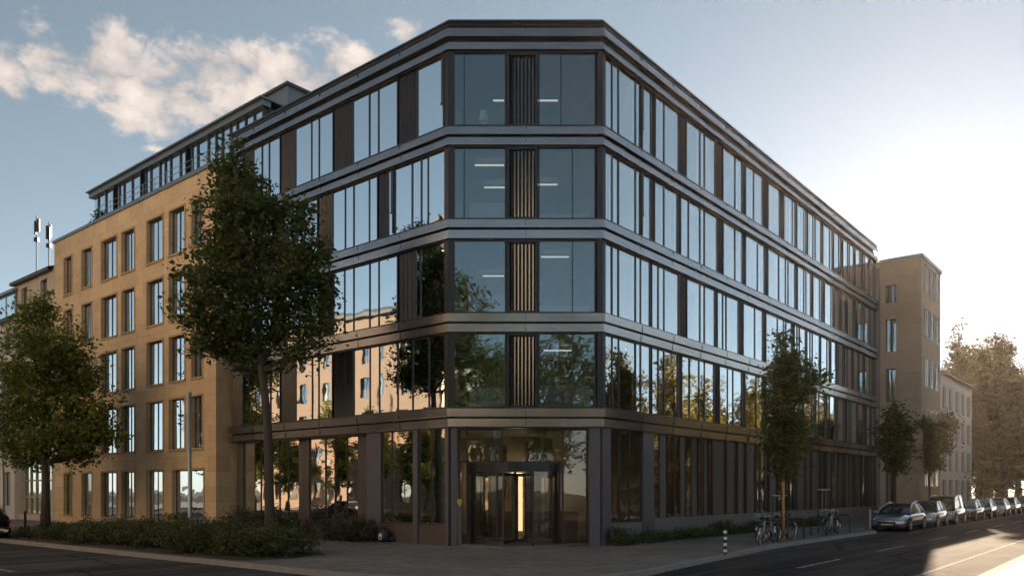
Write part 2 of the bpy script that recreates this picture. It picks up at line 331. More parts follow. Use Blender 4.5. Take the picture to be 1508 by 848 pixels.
# ------------------------------------------------------------------ ground, roads, pavements
def flat(name, pts, z, m, kind='structure'):
    bm = bmesh.new(); vs_ = [bm.verts.new((p[0], p[1], z)) for p in pts]; f = bm.faces.new(vs_); bmesh.ops.triangulate(bm, faces=[f])
    for f in bm.faces:
        if f.normal.z < 0: f.normal_flip()
    me = bpy.data.meshes.new(name); bm.to_mesh(me); bm.free(); me.materials.append(m)
    o = bpy.data.objects.new(name, me); C.objects.link(o); return tag(o, kind=kind)
asphalt = mat('asphalt', (.046, .046, .050), .9, noise=(.35, .22, (.078, .074, .072)), bump=(90, .3, .003))
def asphalt_detail():
    nt = asphalt.node_tree; N = nt.nodes; L = nt.links; b = N['Principled BSDF']; b.inputs['Specular IOR Level'].default_value = .035
    src = b.inputs['Base Color'].links[0].from_socket; tc = [n for n in N if n.type == 'TEX_COORD'][0]
    fine = N.new('ShaderNodeTexNoise'); fine.inputs['Scale'].default_value = 60; fine.inputs['Detail'].default_value = 3; L.new(tc.outputs['Object'], fine.inputs['Vector'])
    vo = N.new('ShaderNodeTexVoronoi'); vo.feature = 'DISTANCE_TO_EDGE'; vo.inputs['Scale'].default_value = .22; L.new(tc.outputs['Object'], vo.inputs['Vector'])
    nz = N.new('ShaderNodeTexNoise'); nz.inputs['Scale'].default_value = 1.5; L.new(tc.outputs['Object'], nz.inputs['Vector'])
    mxv = N.new('ShaderNodeMix'); mxv.data_type = 'VECTOR'; mxv.inputs[0].default_value = .25; L.new(tc.outputs['Object'], mxv.inputs[4]); L.new(nz.outputs['Color'], mxv.inputs[5]); L.new(mxv.outputs[1], vo.inputs['Vector'])
    cr = N.new('ShaderNodeMapRange'); cr.inputs[1].default_value = .004; cr.inputs[2].default_value = .012; cr.inputs[3].default_value = .45; cr.inputs[4].default_value = 1; L.new(vo.outputs[0], cr.inputs[0])
    fr = N.new('ShaderNodeMapRange'); fr.inputs[1].default_value = .3; fr.inputs[2].default_value = .7; fr.inputs[3].default_value = .7; fr.inputs[4].default_value = 1.35; L.new(fine.outputs['Fac'], fr.inputs[0])
    mpg = N.new('ShaderNodeMapping'); mpg.vector_type = 'TEXTURE'; mpg.inputs['Rotation'].default_value = (0, 0, math.atan2(vR.y, vR.x)); mpg.inputs['Scale'].default_value = (14, .55, 1); L.new(tc.outputs['Object'], mpg.inputs[0])
    lane = N.new('ShaderNodeTexNoise'); lane.inputs['Scale'].default_value = 1; lane.inputs['Detail'].default_value = 4; L.new(mpg.outputs[0], lane.inputs['Vector'])
    lr = N.new('ShaderNodeMapRange'); lr.inputs[1].default_value = .35; lr.inputs[2].default_value = .65; lr.inputs[3].default_value = .6; lr.inputs[4].default_value = 1.45; L.new(lane.outputs['Fac'], lr.inputs[0])
    mu0 = N.new('ShaderNodeMath'); mu0.operation = 'MULTIPLY'; L.new(cr.outputs[0], mu0.inputs[0]); L.new(lr.outputs[0], mu0.inputs[1])
    mu = N.new('ShaderNodeMath'); mu.operation = 'MULTIPLY'; L.new(mu0.outputs[0], mu.inputs[0]); L.new(fr.outputs[0], mu.inputs[1])
    sc = N.new('ShaderNodeVectorMath'); sc.operation = 'SCALE'; L.new(src, sc.inputs[0]); L.new(mu.outputs[0], sc.inputs['Scale']); L.new(sc.outputs[0], b.inputs['Base Color'])
asphalt_detail()
earth = mat('earth', (.06, .055, .04), .9, noise=(.3, .3, (.09, .08, .05)))
paving = blocks('pavement_slabs', (.225, .21, .195), (.18, .168, .158), (.085, .078, .07), .62, .62, .75, axis='flat', ms=.012, noise=2.0, amt=.3)
cobble = blocks('cobbles', (.19, .165, .14), (.13, .115, .10), (.05, .045, .04), .17, .12, .7, axis='flat', ms=.018, noise=3.0, amt=.3)
granite = mat('granite_kerb', (.24, .225, .21), .85, spec=.08, noise=(5, .3, (.33, .31, .29)), bump=(40, .2, .005))
paint = mat('road_paint', (.42, .41, .39), .9, spec=.05, noise=(9, .12, (.14, .135, .13)))
soil = mat('soil', (.035, .027, .02), .95, noise=(3, .3, (.06, .045, .03)))

flat('ground', [(-700, -700), (700, -700), (700, 700), (-700, 700)], -.18, earth)
flat('road', [(-260, -60), (260, -60), (260, 300), (-260, 300)], -.13, asphalt)
def arc(p0, c, p1, n=14):
    return [(p0 * (1 - k / n) ** 2 + c * 2 * (k / n) * (1 - k / n) + p1 * (k / n) ** 2) for k in range(n + 1)]
def f2(fr, t, n): q = fr.at(t, n, 0); return V2(q[0], q[1])
kerb_line = [f2(FL, 90, 9.4), f2(FL, 40, 9.2), f2(FL, 17, 9.0), f2(FL, 6, 8.75)]
kerb_line += arc(f2(FL, -1, 8.5), V2(.6, 14.6), f2(FR, -5.5, 5.6)) + [f2(FR, -1.9, 5.25), f2(FR, 3, 4.75), f2(FR, 6, 4.65), f2(FR, 17.2, 4.65), f2(FR, 18.6, 3.45), f2(FR, 60, 3.45), f2(FR, 150, 3.45)]
flat('pavement', kerb_line + [f2(FR, 150, -60), f2(FL, 90, -60)], 0.0, paving)
def kerb(name, line, w=.16, side=1):
    mb = MB(); pts = []
    for i, p in enumerate(line):
        d = (line[min(i + 1, len(line) - 1)] - line[max(i - 1, 0)]).normalized(); nrm = V2(-d.y, d.x) * side; pts.append((p, nrm))
    for (p, a), (q, b) in zip(pts, pts[1:]):
        p2, q2 = p + a * w, q + b * w
        mb.quad((p.x, p.y, .008), (q.x, q.y, .008), (q2.x, q2.y, .008), (p2.x, p2.y, .008)); mb.quad((p.x, p.y, -.15), (q.x, q.y, -.15), (q.x, q.y, .008), (p.x, p.y, .008)); mb.quad((p2.x, p2.y, .008), (q2.x, q2.y, .008), (q2.x, q2.y, -.15), (p2.x, p2.y, -.15))
    return tag(mb.build(name, granite), kind='structure')
kerb('kerb', kerb_line, .17, 1)
opp = [f2(FR, 190, 12.2), f2(FR, 20, 12.15), f2(FR, -5, 12.3), f2(FR, -13, 12.5)] + arc(f2(FR, -15, 12.7), f2(FR, -20, 13), f2(FR, -21, 18), 8)
flat('opposite_pavement', opp + [f2(FR, -21, 60), f2(FR, 190, 60)], 0.0, cobble)
kerb('opposite_kerb', opp, .22, 1)
opl = [f2(FL, -9, 60), f2(FL, -9, 25), f2(FL, -4, 21), f2(FL, 90, 21)]
flat('far_pavement', opl + [f2(FL, 90, 60)], 0.0, paving)
def stripe(fr, t0, t1, n, w):
    mb = MB(); z = -.126
    mb.quad(fr.at(t0, n - w / 2, z), fr.at(t1, n - w / 2, z), fr.at(t1, n + w / 2, z), fr.at(t0, n + w / 2, z)); return mb
mk = MB()
for k in range(-2, 12):
    s = stripe(FR, -2.3 + 7.6 * k, 1.3 + 7.6 * k, 7.9, .13); i = len(mk.v); mk.v += s.v; mk.f += [tuple(a + i for a in f) for f in s.f]
for k in range(0, 7):
    s = stripe(FL, 3.2 + 7 * k, 6.2 + 7 * k, 12.9, .14); i = len(mk.v); mk.v += s.v; mk.f += [tuple(a + i for a in f) for f in s.f]
s = stripe(FR, 18.6, 110, 5.75, .11); i = len(mk.v); mk.v += s.v; mk.f += [tuple(a + i for a in f) for f in s.f]
s = stripe(FR, -8, 110, 10.9, .11); i = len(mk.v); mk.v += s.v; mk.f += [tuple(a + i for a in f) for f in s.f]
tag(mk.build('road_markings', paint), kind='structure')

# ------------------------------------------------------------------ the glass corner building
SILL = [4.95, 8.34, 11.70, 15.02]; HEAD = [4.24, 7.63, 10.97, 14.31, 17.70]; ROOF = 18.80
ENDL, ENDR = FL.hit(341), FR.hit(1290)
bld = thing('office_building', (A.x, A.y, 0), 'dark bronze and glass office building with a cut corner entrance', 'building')
PL = [f2(FL, ENDL, 0), A, B, f2(FR, ENDR, 0)]
def miter(i):
    ns = [FL.n, FC.n, FR.n]; a = ns[max(i - 1, 0)]; b = ns[min(i, 2)]
    return (a + b) / (1 + a.dot(b))
def sweep(prof):
    mb = MB()
    for i in range(3):
        p, q, mp, mq = PL[i], PL[i + 1], miter(i), miter(i + 1)
        for (n0, z0), (n1, z1) in zip(prof, prof[1:]):
            a, b, c, d = p + mp * n0, q + mq * n0, q + mq * n1, p + mp * n1
            mb.quad((a.x, a.y, z0), (b.x, b.y, z0), (c.x, c.y, z1), (d.x, d.y, z1))
    for i in (0, 3):
        m = miter(i); i0 = len(mb.v); mb.v += [((PL[i] + m * n).x, (PL[i] + m * n).y, z) for n, z in prof]; mb.f.append(tuple(range(i0, i0 + len(prof))))
    return mb
def seams(parent, zr, ext):
    mb = MB()
    for fr, ln, st in ((FL, ENDL, 2.45), (FC, B.x - A.x, 2.73), (FR, ENDR, 2.5)):
        t = st
        while t < ln - .4:
            for (z0, z1, n) in zr: mb.box(fr, t - .007, t + .007, n - .05, n + .003, z0, z1)
            t += st
    mb.build('seam', M['seam'], parent)
for h0, h1, tl in zip(HEAD[:4], SILL, (-.03, -.012, .03, .045)):
    pr = [(-.05, h1 - .05), (.205 - tl, h1 - .055), (.205, h1 - .33), (.205, h1 - .34), (-.06, h1 - .345)]
    b = sweep(pr).build('spandrel_band', M['band'], bld)
    pr = [(-.06, h1 - .41), (.145 - tl * .8, h1 - .415), (.145, h0 + .03), (.145, h0 + .02), (-.05, h0 + .015)]
    sweep(pr).build('spandrel_sheet', M['band'], b)
    pr = [(-.35, h1), (.17, h1), (.17, h1 - .045), (.02, h1 - .048), (-.07, h1 - .05), (-.07, h0 + .01), (.05, h0 + .01), (.05, h0 - .03), (-.35, h0 - .03)]
    sweep(pr).build('shadow_gap', M['frame'], b)
    seams(b, [(h1 - .32, h1 - .06, .207 - min(tl, 0) - max(tl, 0) * .5), (h0 + .04, h1 - .42, .147 - min(tl, 0) - max(tl, 0) * .4)], 0)
pr = [(-.05, 17.73), (.15, 17.735), (.15, 17.745), (.11, 18.0), (-.05, 18.005)]
cor = sweep(pr).build('cornice', M['band'], bld)
pr = [(-.05, 18.15), (.23, 18.155), (.23, 18.165), (.15, 18.48), (.0, 18.485)]; sweep(pr).build('cornice_sheet', M['band'], cor)
pr = [(-.35, 17.68), (.05, 17.68), (.05, 17.72), (-.08, 17.725), (-.08, 18.54), (.06, 18.545), (.10, 18.60), (.05, 18.74), (-.25, ROOF), (-1.2, ROOF)]; sweep(pr).build('shadow_gap', M['frame'], cor)
seams(cor, [(17.76, 17.98, .125), (18.18, 18.47, .19)], 0)
pr = [(.05, 18.743), (.09, 18.75), (.07, 18.83), (-.28, 18.90), (-.6, 18.80)]
sweep(pr).build('roof_edge', M['cap'], bld)
# roof, courtyard walls, inner floors and core
DW = 13.0
def L_poly(d, e=0.0):
    """the L-shaped plan, inset d from the street fronts"""
    i0 = A + FL.n * -d; i1 = B + FR.n * -d
    a = PL[0] + FL.n * -d; r = PL[3] + FR.n * -d
    mA, mB = miter(1), miter(2)
    inner = [f2(FR, ENDR, -DW), None, f2(FL, ENDL, -DW)]
    # meeting point of the two courtyard lines
    o1, o2 = B + FR.n * -DW, A + FL.n * -DW
    den = vR.x * vL.y - vR.y * vL.x; w = o2 - o1; s = (w.x * vL.y - w.y * vL.x) / den
    inner[1] = o1 + vR * s
    return [a, A - mA * d, B - mB * d, r] + inner
rf = MB()
poly = L_poly(.3)
def prism(poly, z0, z1):
    bm = bmesh.new(); vs_ = [bm.verts.new((p.x, p.y, z0)) for p in poly]; f = bm.faces.new(vs_)
    ex = bmesh.ops.extrude_face_region(bm, geom=[f]); bmesh.ops.translate(bm, vec=(0, 0, z1 - z0), verts=[g for g in ex['geom'] if isinstance(g, bmesh.types.BMVert)])
    bmesh.ops.triangulate(bm, faces=[f for f in bm.faces if len(f.verts) > 4]); bmesh.ops.recalc_face_normals(bm, faces=bm.faces)
    mb = MB(); bm.verts.index_update(); mb.v = [tuple(v.co) for v in bm.verts]; mb.f = [tuple(v.index for v in f.verts) for f in bm.faces]; bm.free(); return mb
prism(poly, 18.45, 18.72).build('roof', M['roof'], bld)
for h0, h1 in zip(HEAD[:4], SILL): prism(L_poly(.36), h0 + .02, h1 - .12).build('floor_slab', M['slab'], bld)
prism(L_poly(.36), -.02, .06).build('ground_slab', M['floor'], bld)
wl = MB()
P7 = L_poly(.3)
for p, q in ((P7[3], P7[4]), (P7[4], P7[5]), (P7[5], P7[6]), (P7[6], P7[0])):
    wl.quad((p.x, p.y, 0), (q.x, q.y, 0), (q.x, q.y, 18.5), (p.x, p.y, 18.5))
wl.build('rear_wall', M['greywall'], bld)
cw = MB(); q = L_poly(5.2)
for a, b in zip(q[:3], q[1:4]): cw.quad((a.x, a.y, 0), (b.x, b.y, 0), (b.x, b.y, 18.4), (a.x, a.y, 18.4))
rg = random.Random(4)
for fr, ln in ((FL, ENDL), (FR, ENDR)):                 # cross walls between the rooms
    for t in np.arange(3.9, ln, 5.2): cw.box(fr, t, t + .12, -5.1, -.6, .05, 18.4)
cw.build('inner_wall', M['core'], bld)
cp = MB()
for f_, sgn in ((FL, 0), (FR, 0)):
    cp.box(f_, .02, .22, -.32, .03, 4.9, 17.75)
cp.box(FC, -.02, .16, -.32, .035, 4.9, 17.75); cp.box(FC, B.x - A.x - .16, B.x - A.x + .02, -.32, .035, 4.9, 17.75)
cp.build('corner_post', M['rail'], bld)
# ---- windows: each bay is one window with its frame, its panes and its curtains
def curtain_sheet(mb, fr, t0, t1, z0, z1, n, seed):
    rg = random.Random(seed); k = max(6, int((t1 - t0) / .045)); ph = rg.uniform(0, 6); pts = []
    for i in range(k + 1):
        t = t0 + (t1 - t0) * i / k; pts.append((t, n + .028 * math.sin(t * 38 + ph) + .015 * math.sin(t * 17 + ph * 2)))
    for (ta, na), (tb, nb) in zip(pts, pts[1:]): mb.quad(fr.at(ta, na, z0), fr.at(tb, nb, z0), fr.at(tb, nb, z1), fr.at(ta, na, z1))
def shutter(fr, t0, t1, z0, z1, n, parent, m=None, pitch=.2, amp=.035):
    mb = MB(); k = max(3, int((t1 - t0) / pitch)) * 2; ps = [(t0 + (t1 - t0) * i / k, n + (amp if i % 2 else -amp)) for i in range(k + 1)]
    for (ta, na), (tb, nb) in zip(ps, ps[1:]): mb.quad(fr.at(ta, na, z0), fr.at(tb, nb, z0), fr.at(tb, nb, z1), fr.at(ta, na, z1))
    mb.box(fr, t0, t1, n - .09, n - .05, z0, z1)
    return mb.build('shutter', m or M['louvre'], parent)
def bay(fr, panels, z0, z1, rgn, curt=.7, gm=None, rec=-.045, frosted=False, name='window'):
    fm, pm, cm = MB(), MB(), MB(); nc = 0
    ta, tb = panels[0][0], panels[-1][1]
    fm.box(fr, ta, tb, rec - .05, rec + .05, z0, z0 + .036); fm.box(fr, ta, tb, rec - .05, rec + .05, z1 - .036, z1)
    cuts = [ta] + [(p[1] + q[0]) / 2 for p, q in zip(panels, panels[1:])] + [tb]
    for i, c in enumerate(cuts):
        c2 = c + .02 if i == 0 else c - .02 if i == len(cuts) - 1 else c
        fm.box(fr, c2 - .02, c2 + .02, rec - .06, rec + .035, z0 + .037, z1 - .037)
    for i, p in enumerate(panels):
        a, b = cuts[i] + .012, cuts[i + 1] - .012
        if b - a < .03: continue
        d0, d1, d2 = (rgn.uniform(-.004, .004) for _ in range(3))
        pm.quad(fr.at(a, rec + d0, z0 + .03), fr.at(b, rec + d1, z0 + .03), fr.at(b, rec + d1 + d2, z1 - .03), fr.at(a, rec + d0 + d2, z1 - .03))
        ty = p[2]
        if ty == 'o':                                   # a casement tilted open, its vent shutter above
            fm.box(fr, a, a + .05, rec - .02, rec + .09, z0 + .1, z1 - .1); zc = z0 + (z1 - z0) * .36; fm.box(fr, a + .05, a + .16, rec - .02, rec + .06, zc, z1 - .1); fm.box(fr, a + .05, a + .2, rec + .0, rec + .07, zc - .04, zc)
        if rgn.random() < curt and ty != 'n':
            nc += 1; lo = z0 + .02; s = rgn.random(); ca, cb = a, b
            if s < .28: ca = a + (b - a) * rgn.uniform(.2, .5)
            elif s < .5: cb = b - (b - a) * rgn.uniform(.2, .5)
            curtain_sheet(cm, fr, ca, cb, lo, z1 - .02, rec - .24, rgn.random())
    f = fm.build(name, M['frame'], bld); pm.build('pane', gm or M['glass'], f)
    if nc: cm.build('curtain', M['curtain'], f, smooth=True)
    return f
def floor_line(fr, lst, z0, z1, seed, curt=.7, rec=-.045, gm=None, sm=None, sn=-.055):
    """lst: (from, to, kind) along the wall; neighbouring panes make one bay"""
    rgn = random.Random(seed); cur = []
    for a, b, k in lst:
        if k == 'd':
            if cur: bay(fr, cur, z0, z1, rgn, curt, gm, rec); cur = []
            shutter(fr, a, b, z0, z1, sn, bld, sm)
        else: cur.append((a, b, k))
    if cur: bay(fr, cur, z0, z1, rgn, curt, gm, rec)
def px_line(fr, spec, n=0.0):
    out = []
    for a, b, k in spec:
        t0, t1 = fr.hit(a, n), fr.hit(b, n); out.append((min(t0, t1), max(t0, t1), k))
    out.sort(); return out
def gapless(lst, t0, t1):
    out = []; prev = t0
    for i, (a, b, k) in enumerate(lst):
        nxt = lst[i + 1][0] if i + 1 < len(lst) else t1
        e = (b + nxt) / 2 if i + 1 < len(lst) else t1
        out.append((prev, e, k)); prev = e
    return out
def tight(lst, t0, t1):
    """like gapless, but a solid panel keeps its own width and the glass takes the rest"""
    out = []; prev = t0
    for i, (a, b, k) in enumerate(lst):
        if i + 1 == len(lst): e = t1
        else:
            na, nk = lst[i + 1][0], lst[i + 1][2]
            e = na if nk == 'd' and k != 'd' else b if k == 'd' and nk != 'd' else (b + na) / 2
        out.append((prev, e, k)); prev = e
    return out
def random_run(t, end, seed):
    rg = random.Random(seed); out = []
    while t < end - .3:
        for w, k in rg.choice([((1.0, 'g'), (.34, 'g'), (.9, 'g'), (.36, 'd')), ((.45, 'g'), (1.0, 'g'), (.3, 'd')), ((1.1, 'g'), (.3, 'g'), (.42, 'd')), ((1.2, 'g'), (.4, 'g'), (.26, 'd')), ((.5, 'g'), (.36, 'g'), (1.1, 'g'), (.22, 'd'))]):
            w *= rg.uniform(.85, 1.15)
            if t + w > end - .05: w = end - t
            if w > .08: out.append((t, t + w, k)); t += w
            if t >= end - .06: return out
    return out
LEFT = {
    4: [(615, 652, 'o'), (586, 612, 'd'), (557, 584, 'g'), (544, 556, 'g'), (520, 542, 'g'), (491, 517, 'd'), (470, 489, 'g'), (459, 468, 'g'), (435, 457, 'g'), (413, 433, 'd'), (396, 411, 'g'), (386, 395, 'g'), (373, 384, 'g'), (358, 371, 'd'), (347, 357, 'g')],
    3: [(631, 652, 'g'), (620, 628, 'g'), (607, 619, 'g'), (581, 605, 'g'), (571, 579, 'o'), (556, 570, 'd'), (544, 555, 'g'), (521, 542, 'g'), (509, 519, 'g'), (490, 506, 'g'), (468, 487, 'd'), (448, 466, 'g'), (438, 447, 'g'), (418, 436, 'g'), (402, 416, 'd'), (385, 400, 'g'), (366, 384, 'g'), (350, 364, 'd')],
    2: [(619, 652, 'n'), (611, 618, 'g'), (586, 610, 'd'), (558, 584, 'g'), (545, 556, 'g'), (521, 542, 'g'), (508, 519, 'g'), (491, 505, 'g'), (470, 489, 'd'), (450, 468, 'g'), (440, 449, 'g'), (420, 438, 'g'), (402, 418, 'd'), (385, 400, 'g'), (366, 384, 'g'), (350, 364, 'd')],
    1: [(632, 652, 'n'), (608, 630, 'g'), (586, 606, 'n'), (560, 584, 'n'), (545, 556, 'g'), (521, 543, 'g'), (490, 518, 'd'), (469, 488, 'g'), (460, 468, 'g'), (436, 458, 'g'), (413, 433, 'd'), (398, 411, 'g'), (386, 397, 'g'), (366, 384, 'g'), (357, 365, 'g'), (343, 356, 'd')]}
r5 = [(891, 902, 'g'), (903, 911, 'g'), (913, 936, 'g'), (938, 943, 'g')]
RIGHT = {
    4: r5 + [(946, 958, 'o'), (959, 967, 'd'), (968, 978, 'g'), (980, 998, 'g'), (998, 1014, 'd'), (1015, 1031, 'g'), (1033, 1038, 'g'), (1039, 1052, 'g'), (1052, 1068, 'd'), (1069, 1083, 'g'), (1084, 1092, 'g'), (1093, 1100, 'd'), (1100, 1110, 'g'), (1112, 1122, 'g'), (1122, 1134, 'd'), (1135, 1147, 'g'), (1148, 1157, 'd')],
    3: r5 + [(946, 957, 'o'), (958, 966, 'd'), (967, 978, 'g'), (980, 998, 'g'), (998, 1004, 'd'), (1005, 1013, 'g'), (1017, 1031, 'g'), (1033, 1038, 'g'), (1039, 1054, 'g'), (1055, 1068, 'd'), (1069, 1083, 'g'), (1084, 1092, 'g'), (1093, 1100, 'd'), (1101, 1116, 'g'), (1117, 1125, 'g'), (1126, 1133, 'd'), (1134, 1148, 'g')],
    2: r5 + [(946, 957, 'g'), (958, 961, 'd'), (961, 970, 'g'), (971, 978, 'g'), (980, 998, 'g'), (998, 1015, 'd'), (1016, 1031, 'g'), (1033, 1038, 'g'), (1039, 1053, 'g'), (1053, 1058, 'd'), (1058, 1065, 'g'), (1066, 1070, 'g'), (1071, 1086, 'g'), (1087, 1097, 'd'), (1098, 1112, 'g'), (1113, 1122, 'g'), (1123, 1130, 'd'), (1131, 1146, 'g')],
    1: r5 + [(946, 957, 'n'), (958, 961, 'd'), (961, 970, 'n'), (971, 978, 'n'), (980, 998, 'n'), (998, 1006, 'd'), (1007, 1016, 'g'), (1017, 1030, 'n'), (1031, 1038, 'n'), (1039, 1050, 'n'), (1051, 1062, 'd'), (1063, 1072, 'n'), (1073, 1080, 'n'), (1081, 1092, 'n'), (1093, 1099, 'd'), (1100, 1114, 'n'), (1115, 1122, 'g'), (1123, 1130, 'd'), (1131, 1146, 'n')]}
for fl in (1, 2, 3, 4):
    z0, z1 = SILL[fl - 1] + .01, HEAD[fl] - .005
    l = gapless(px_line(FL, LEFT[fl]), .24, ENDL)
    floor_line(FL, l, z0, z1, 10 + fl, {1: .45, 2: .6, 3: .8, 4: .8}[fl])
    r = [(a + (b - a) * .16, b - (b - a) * .16, k) if k == 'd' else (a, b, k) for a, b, k in px_line(FR, RIGHT[fl])]; r = tight(r, .24, r[-1][1]); r += random_run(r[-1][1], ENDR, 40 + fl)
    floor_line(FR, r, z0, z1, 20 + fl, {1: .35, 2: .7, 3: .75, 4: .75}[fl])
cm_ = lambda px: (px - 662) / 41
for fl in (1, 2, 3, 4):
    z0, z1 = SILL[fl - 1] + .01, HEAD[fl] - .005; rgn = random.Random(70 + fl)
    L_ = [(cm_(668), cm_(683), 'n'), (cm_(684), cm_(745), 'n')] if fl >= 3 else [(cm_(668), cm_(745), 'n')]
    mm = 826 if fl == 4 else 843
    bay(FC, L_, z0, z1, rgn, 0, M['glass4']); bay(FC, [(cm_(793), cm_(mm), 'n'), (cm_(mm), cm_(877), 'n')], z0, z1, rgn, 0, M['glass4'])
    fb = MB(); a, b = cm_(746), cm_(792)
    for t in (a, b - .09): fb.box(FC, t, t + .09, -.10, .04, z0, z1)
    fb.box(FC, a + .091, b - .091, -.10, .04, z0, z0 + .07); fb.box(FC, a + .091, b - .091, -.10, .04, z1 - .1, z1)
    f = fb.build('louvre_panel', M['rail'], bld)
    sl_ = MB(); k = 7; w = (b - a - .2) / k
    for i in range(k):
        t = a + .1 + i * w
        sl_.quad(FC.at(t, -.06, z0 + .071), FC.at(t + w * .62, .0, z0 + .071), FC.at(t + w * .62, .0, z1 - .101), FC.at(t, -.06, z1 - .101)); sl_.quad(FC.at(t + w * .62, .0, z0 + .071), FC.at(t + w, -.06, z0 + .071), FC.at(t + w, -.06, z1 - .101), FC.at(t + w * .62, .0, z1 - .101))
    sl_.box(FC, a + .091, b - .091, -.12, -.085, z0 + .071, z1 - .101)
    sl_.build('blade', mat('polished_blade', (.12, .125, .13), .2, .9), f)
    lm = MB()                                          # linear ceiling lamps of the corner rooms
    for x0, x1, n in {1: [(805, 850, -2.6)], 2: [(799, 842, -1.5), (705, 740, -4.2)], 3: [(697, 742, -1.2), (708, 744, -3.4), (796, 828, -3.1)], 4: [(794, 829, -3.2), (723, 741, -3.2)]}[fl]: lm.box(FC, cm_(x0), cm_(x1), n - .04, n + .04, HEAD[fl] - .20, HEAD[fl] - .16)
    lm.build('ceiling_lamp', M['lampwhite'], bld)
    if fl < 4:                                         # low white cupboards along the glass
        sb = MB(); sb.box(FC, cm_(690), cm_(744), -.9, -.45, SILL[fl - 1] - .1, SILL[fl - 1] + .75); sb.box(FC, cm_(795), cm_(870), -.9, -.45, SILL[fl - 1] - .1, SILL[fl - 1] + (.85 if fl == 1 else .35)); sb.build('sill_cupboard', M['blind'], bld)
# ---- ground floor
GZ1 = HEAD[0] + .01
def column(fr, p0, p1, n0=-.3, n1=.05, z0=0.0, m=None, nm='column'):
    ts = sorted((fr.hit(p0), fr.hit(p1))); mb = MB(); mb.box(fr, ts[0], ts[1], n0, n1, z0, GZ1 - .01); return mb.build(nm, m or M['post'], bld, bevel=.012)
column(FL, 541, 562); column(FL, 609, 616); column(FL, 656, 661.5); column(FR, 887, 898); column(FR, 946, 962)
for a, b in ((cm_(664), cm_(673)), (cm_(868), cm_(884))):
    mb = MB(); mb.box(FC, a, b, -.35, .03, 0, GZ1 - .01); mb.build('column', M['post'], bld, bevel=.012)
g1 = gapless(px_line(FL, [(563, 576, 'g'), (577, 608, 'n')]), FL.hit(608.8), FL.hit(562.2)); floor_line(FL, g1, .74, GZ1, 51, .3, gm=M['glass3'])
g2 = gapless(px_line(FL, [(617, 634, 'g'), (635, 655.5, 'n')]), FL.hit(655.6), FL.hit(616.2)); floor_line(FL, g2, .74, GZ1, 52, .3, gm=M['glass3'])
fz = MB(); fz.box(FL, FL.hit(607), FL.hit(578), -.20, -.17, .8, 1.95); fz.box(FL, FL.hit(654), FL.hit(634), -.20, -.17, .8, 1.95); fz.build('frosted_screen', M['frosted'], bld)
kp = MB(); kp.box(FL, FL.hit(655.6), FL.hit(616.2), -.2, -.02, 0, .735); kp.box(FL, FL.hit(608.8), FL.hit(562.2), -.2, -.02, 0, .735); kp.build('kick_panel', M['kick'], bld)
g3 = gapless(px_line(FL, [(343, 358, 'd'), (359, 383, 'n'), (384, 410, 'g'), (412, 423, 'g'), (424, 440, 'g'), (441, 455, 'd'), (456, 478, 'g'), (479, 492, 'n'), (493, 510, 'g'), (511, 527, 'n'), (528, 540, 'd')], -.4), FL.hit(540, -.4), ENDL)
floor_line(FL, g3, .5, GZ1, 53, .45, rec=-.45, gm=M['glass3'], sm=M['fin'], sn=-.36)
pl = MB(); pl.box(FL, FL.hit(540.4), ENDL, -.5, -.3, 0, .495); pl.build('plinth', M['kick'], bld)
g4 = gapless(px_line(FR, [(899, 913, 'n'), (914, 927, 'n'), (928, 945, 'g')]), FR.hit(898.3), FR.hit(945.7)); floor_line(FR, g4, .78, GZ1, 54, .2, gm=M['glass2'])
r = px_line(FR, [(963, 972, 'n'), (973, 983, 'd'), (984, 994, 'n'), (995, 1003, 'n'), (1003, 1010, 'd'), (1010, 1019, 'n'), (1020, 1028, 'd'), (1029, 1037, 'n'), (1038, 1043, 'd'), (1044, 1050, 'n'), (1051, 1063, 'd')])
g5 = gapless(r, FR.hit(962.3), r[-1][1])
rg = random.Random(9); t = g5[-1][1]
while t < ENDR - .1:
    w = min(rg.choice((.45, .7, .95, 1.2)) * rg.uniform(.9, 1.1), ENDR - t); k = 'd' if rg.random() < .42 else 'n'
    g5.append((t, t + w, k)); t += w
floor_line(FR, g5, .88, GZ1, 55, .25, gm=M['glass2'], sm=M['fin'], sn=-.06)
fn = MB(); t = FR.hit(962.3)
t += 4
while t < ENDR: fn.box(FR, t, t + .05, -.02, .12, .88, GZ1 - .01); t += rg.uniform(.8, 1.7)
fn.build('fin', M['fin'], bld)
pl = MB(); pl.box(FR, FR.hit(898.3), FR.hit(945.7), -.25, .0, 0, .775); pl.box(FR, FR.hit(962.3), ENDR, -.25, .06, 0, .875); pl.build('plinth', M['plinth'], bld)
# ---- entrance with revolving door
a, b = cm_(674), cm_(867.6)
ef = MB(); n = -.55
for t in (a, a + .27, cm_(829), b - .06): ef.box(FC, t, t + .06, n - .05, n + .05, .06, GZ1 - .07)
for t in (cm_(738), cm_(800)): ef.box(FC, t, t + .04, n - .03, n + .03, 3.06, GZ1 - .07)
ef.box(FC, a, b, n - .05, n + .05, GZ1 - .069, GZ1 - .01); ef.box(FC, a + .061, cm_(829), n - .05, n + .05, 2.98, 3.05)
f = ef.build('entrance_screen', M['frame'], bld)
pg = MB(); pg.quad(FC.at(a + .06, n, 3.05), FC.at(b - .06, n, 3.05), FC.at(b - .06, n, GZ1 - .07), FC.at(a + .06, n, GZ1 - .07)); pg.quad(FC.at(cm_(831), n, .06), FC.at(b - .06, n, .06), FC.at(b - .06, n, 3.05), FC.at(cm_(831), n, 3.05)); pg.quad(FC.at(a + .06, n, .06), FC.at(a + .27, n, .06), FC.at(a + .27, n, 3.05), FC.at(a + .06, n, 3.05)); pg.build('pane', M['glass3'], f)
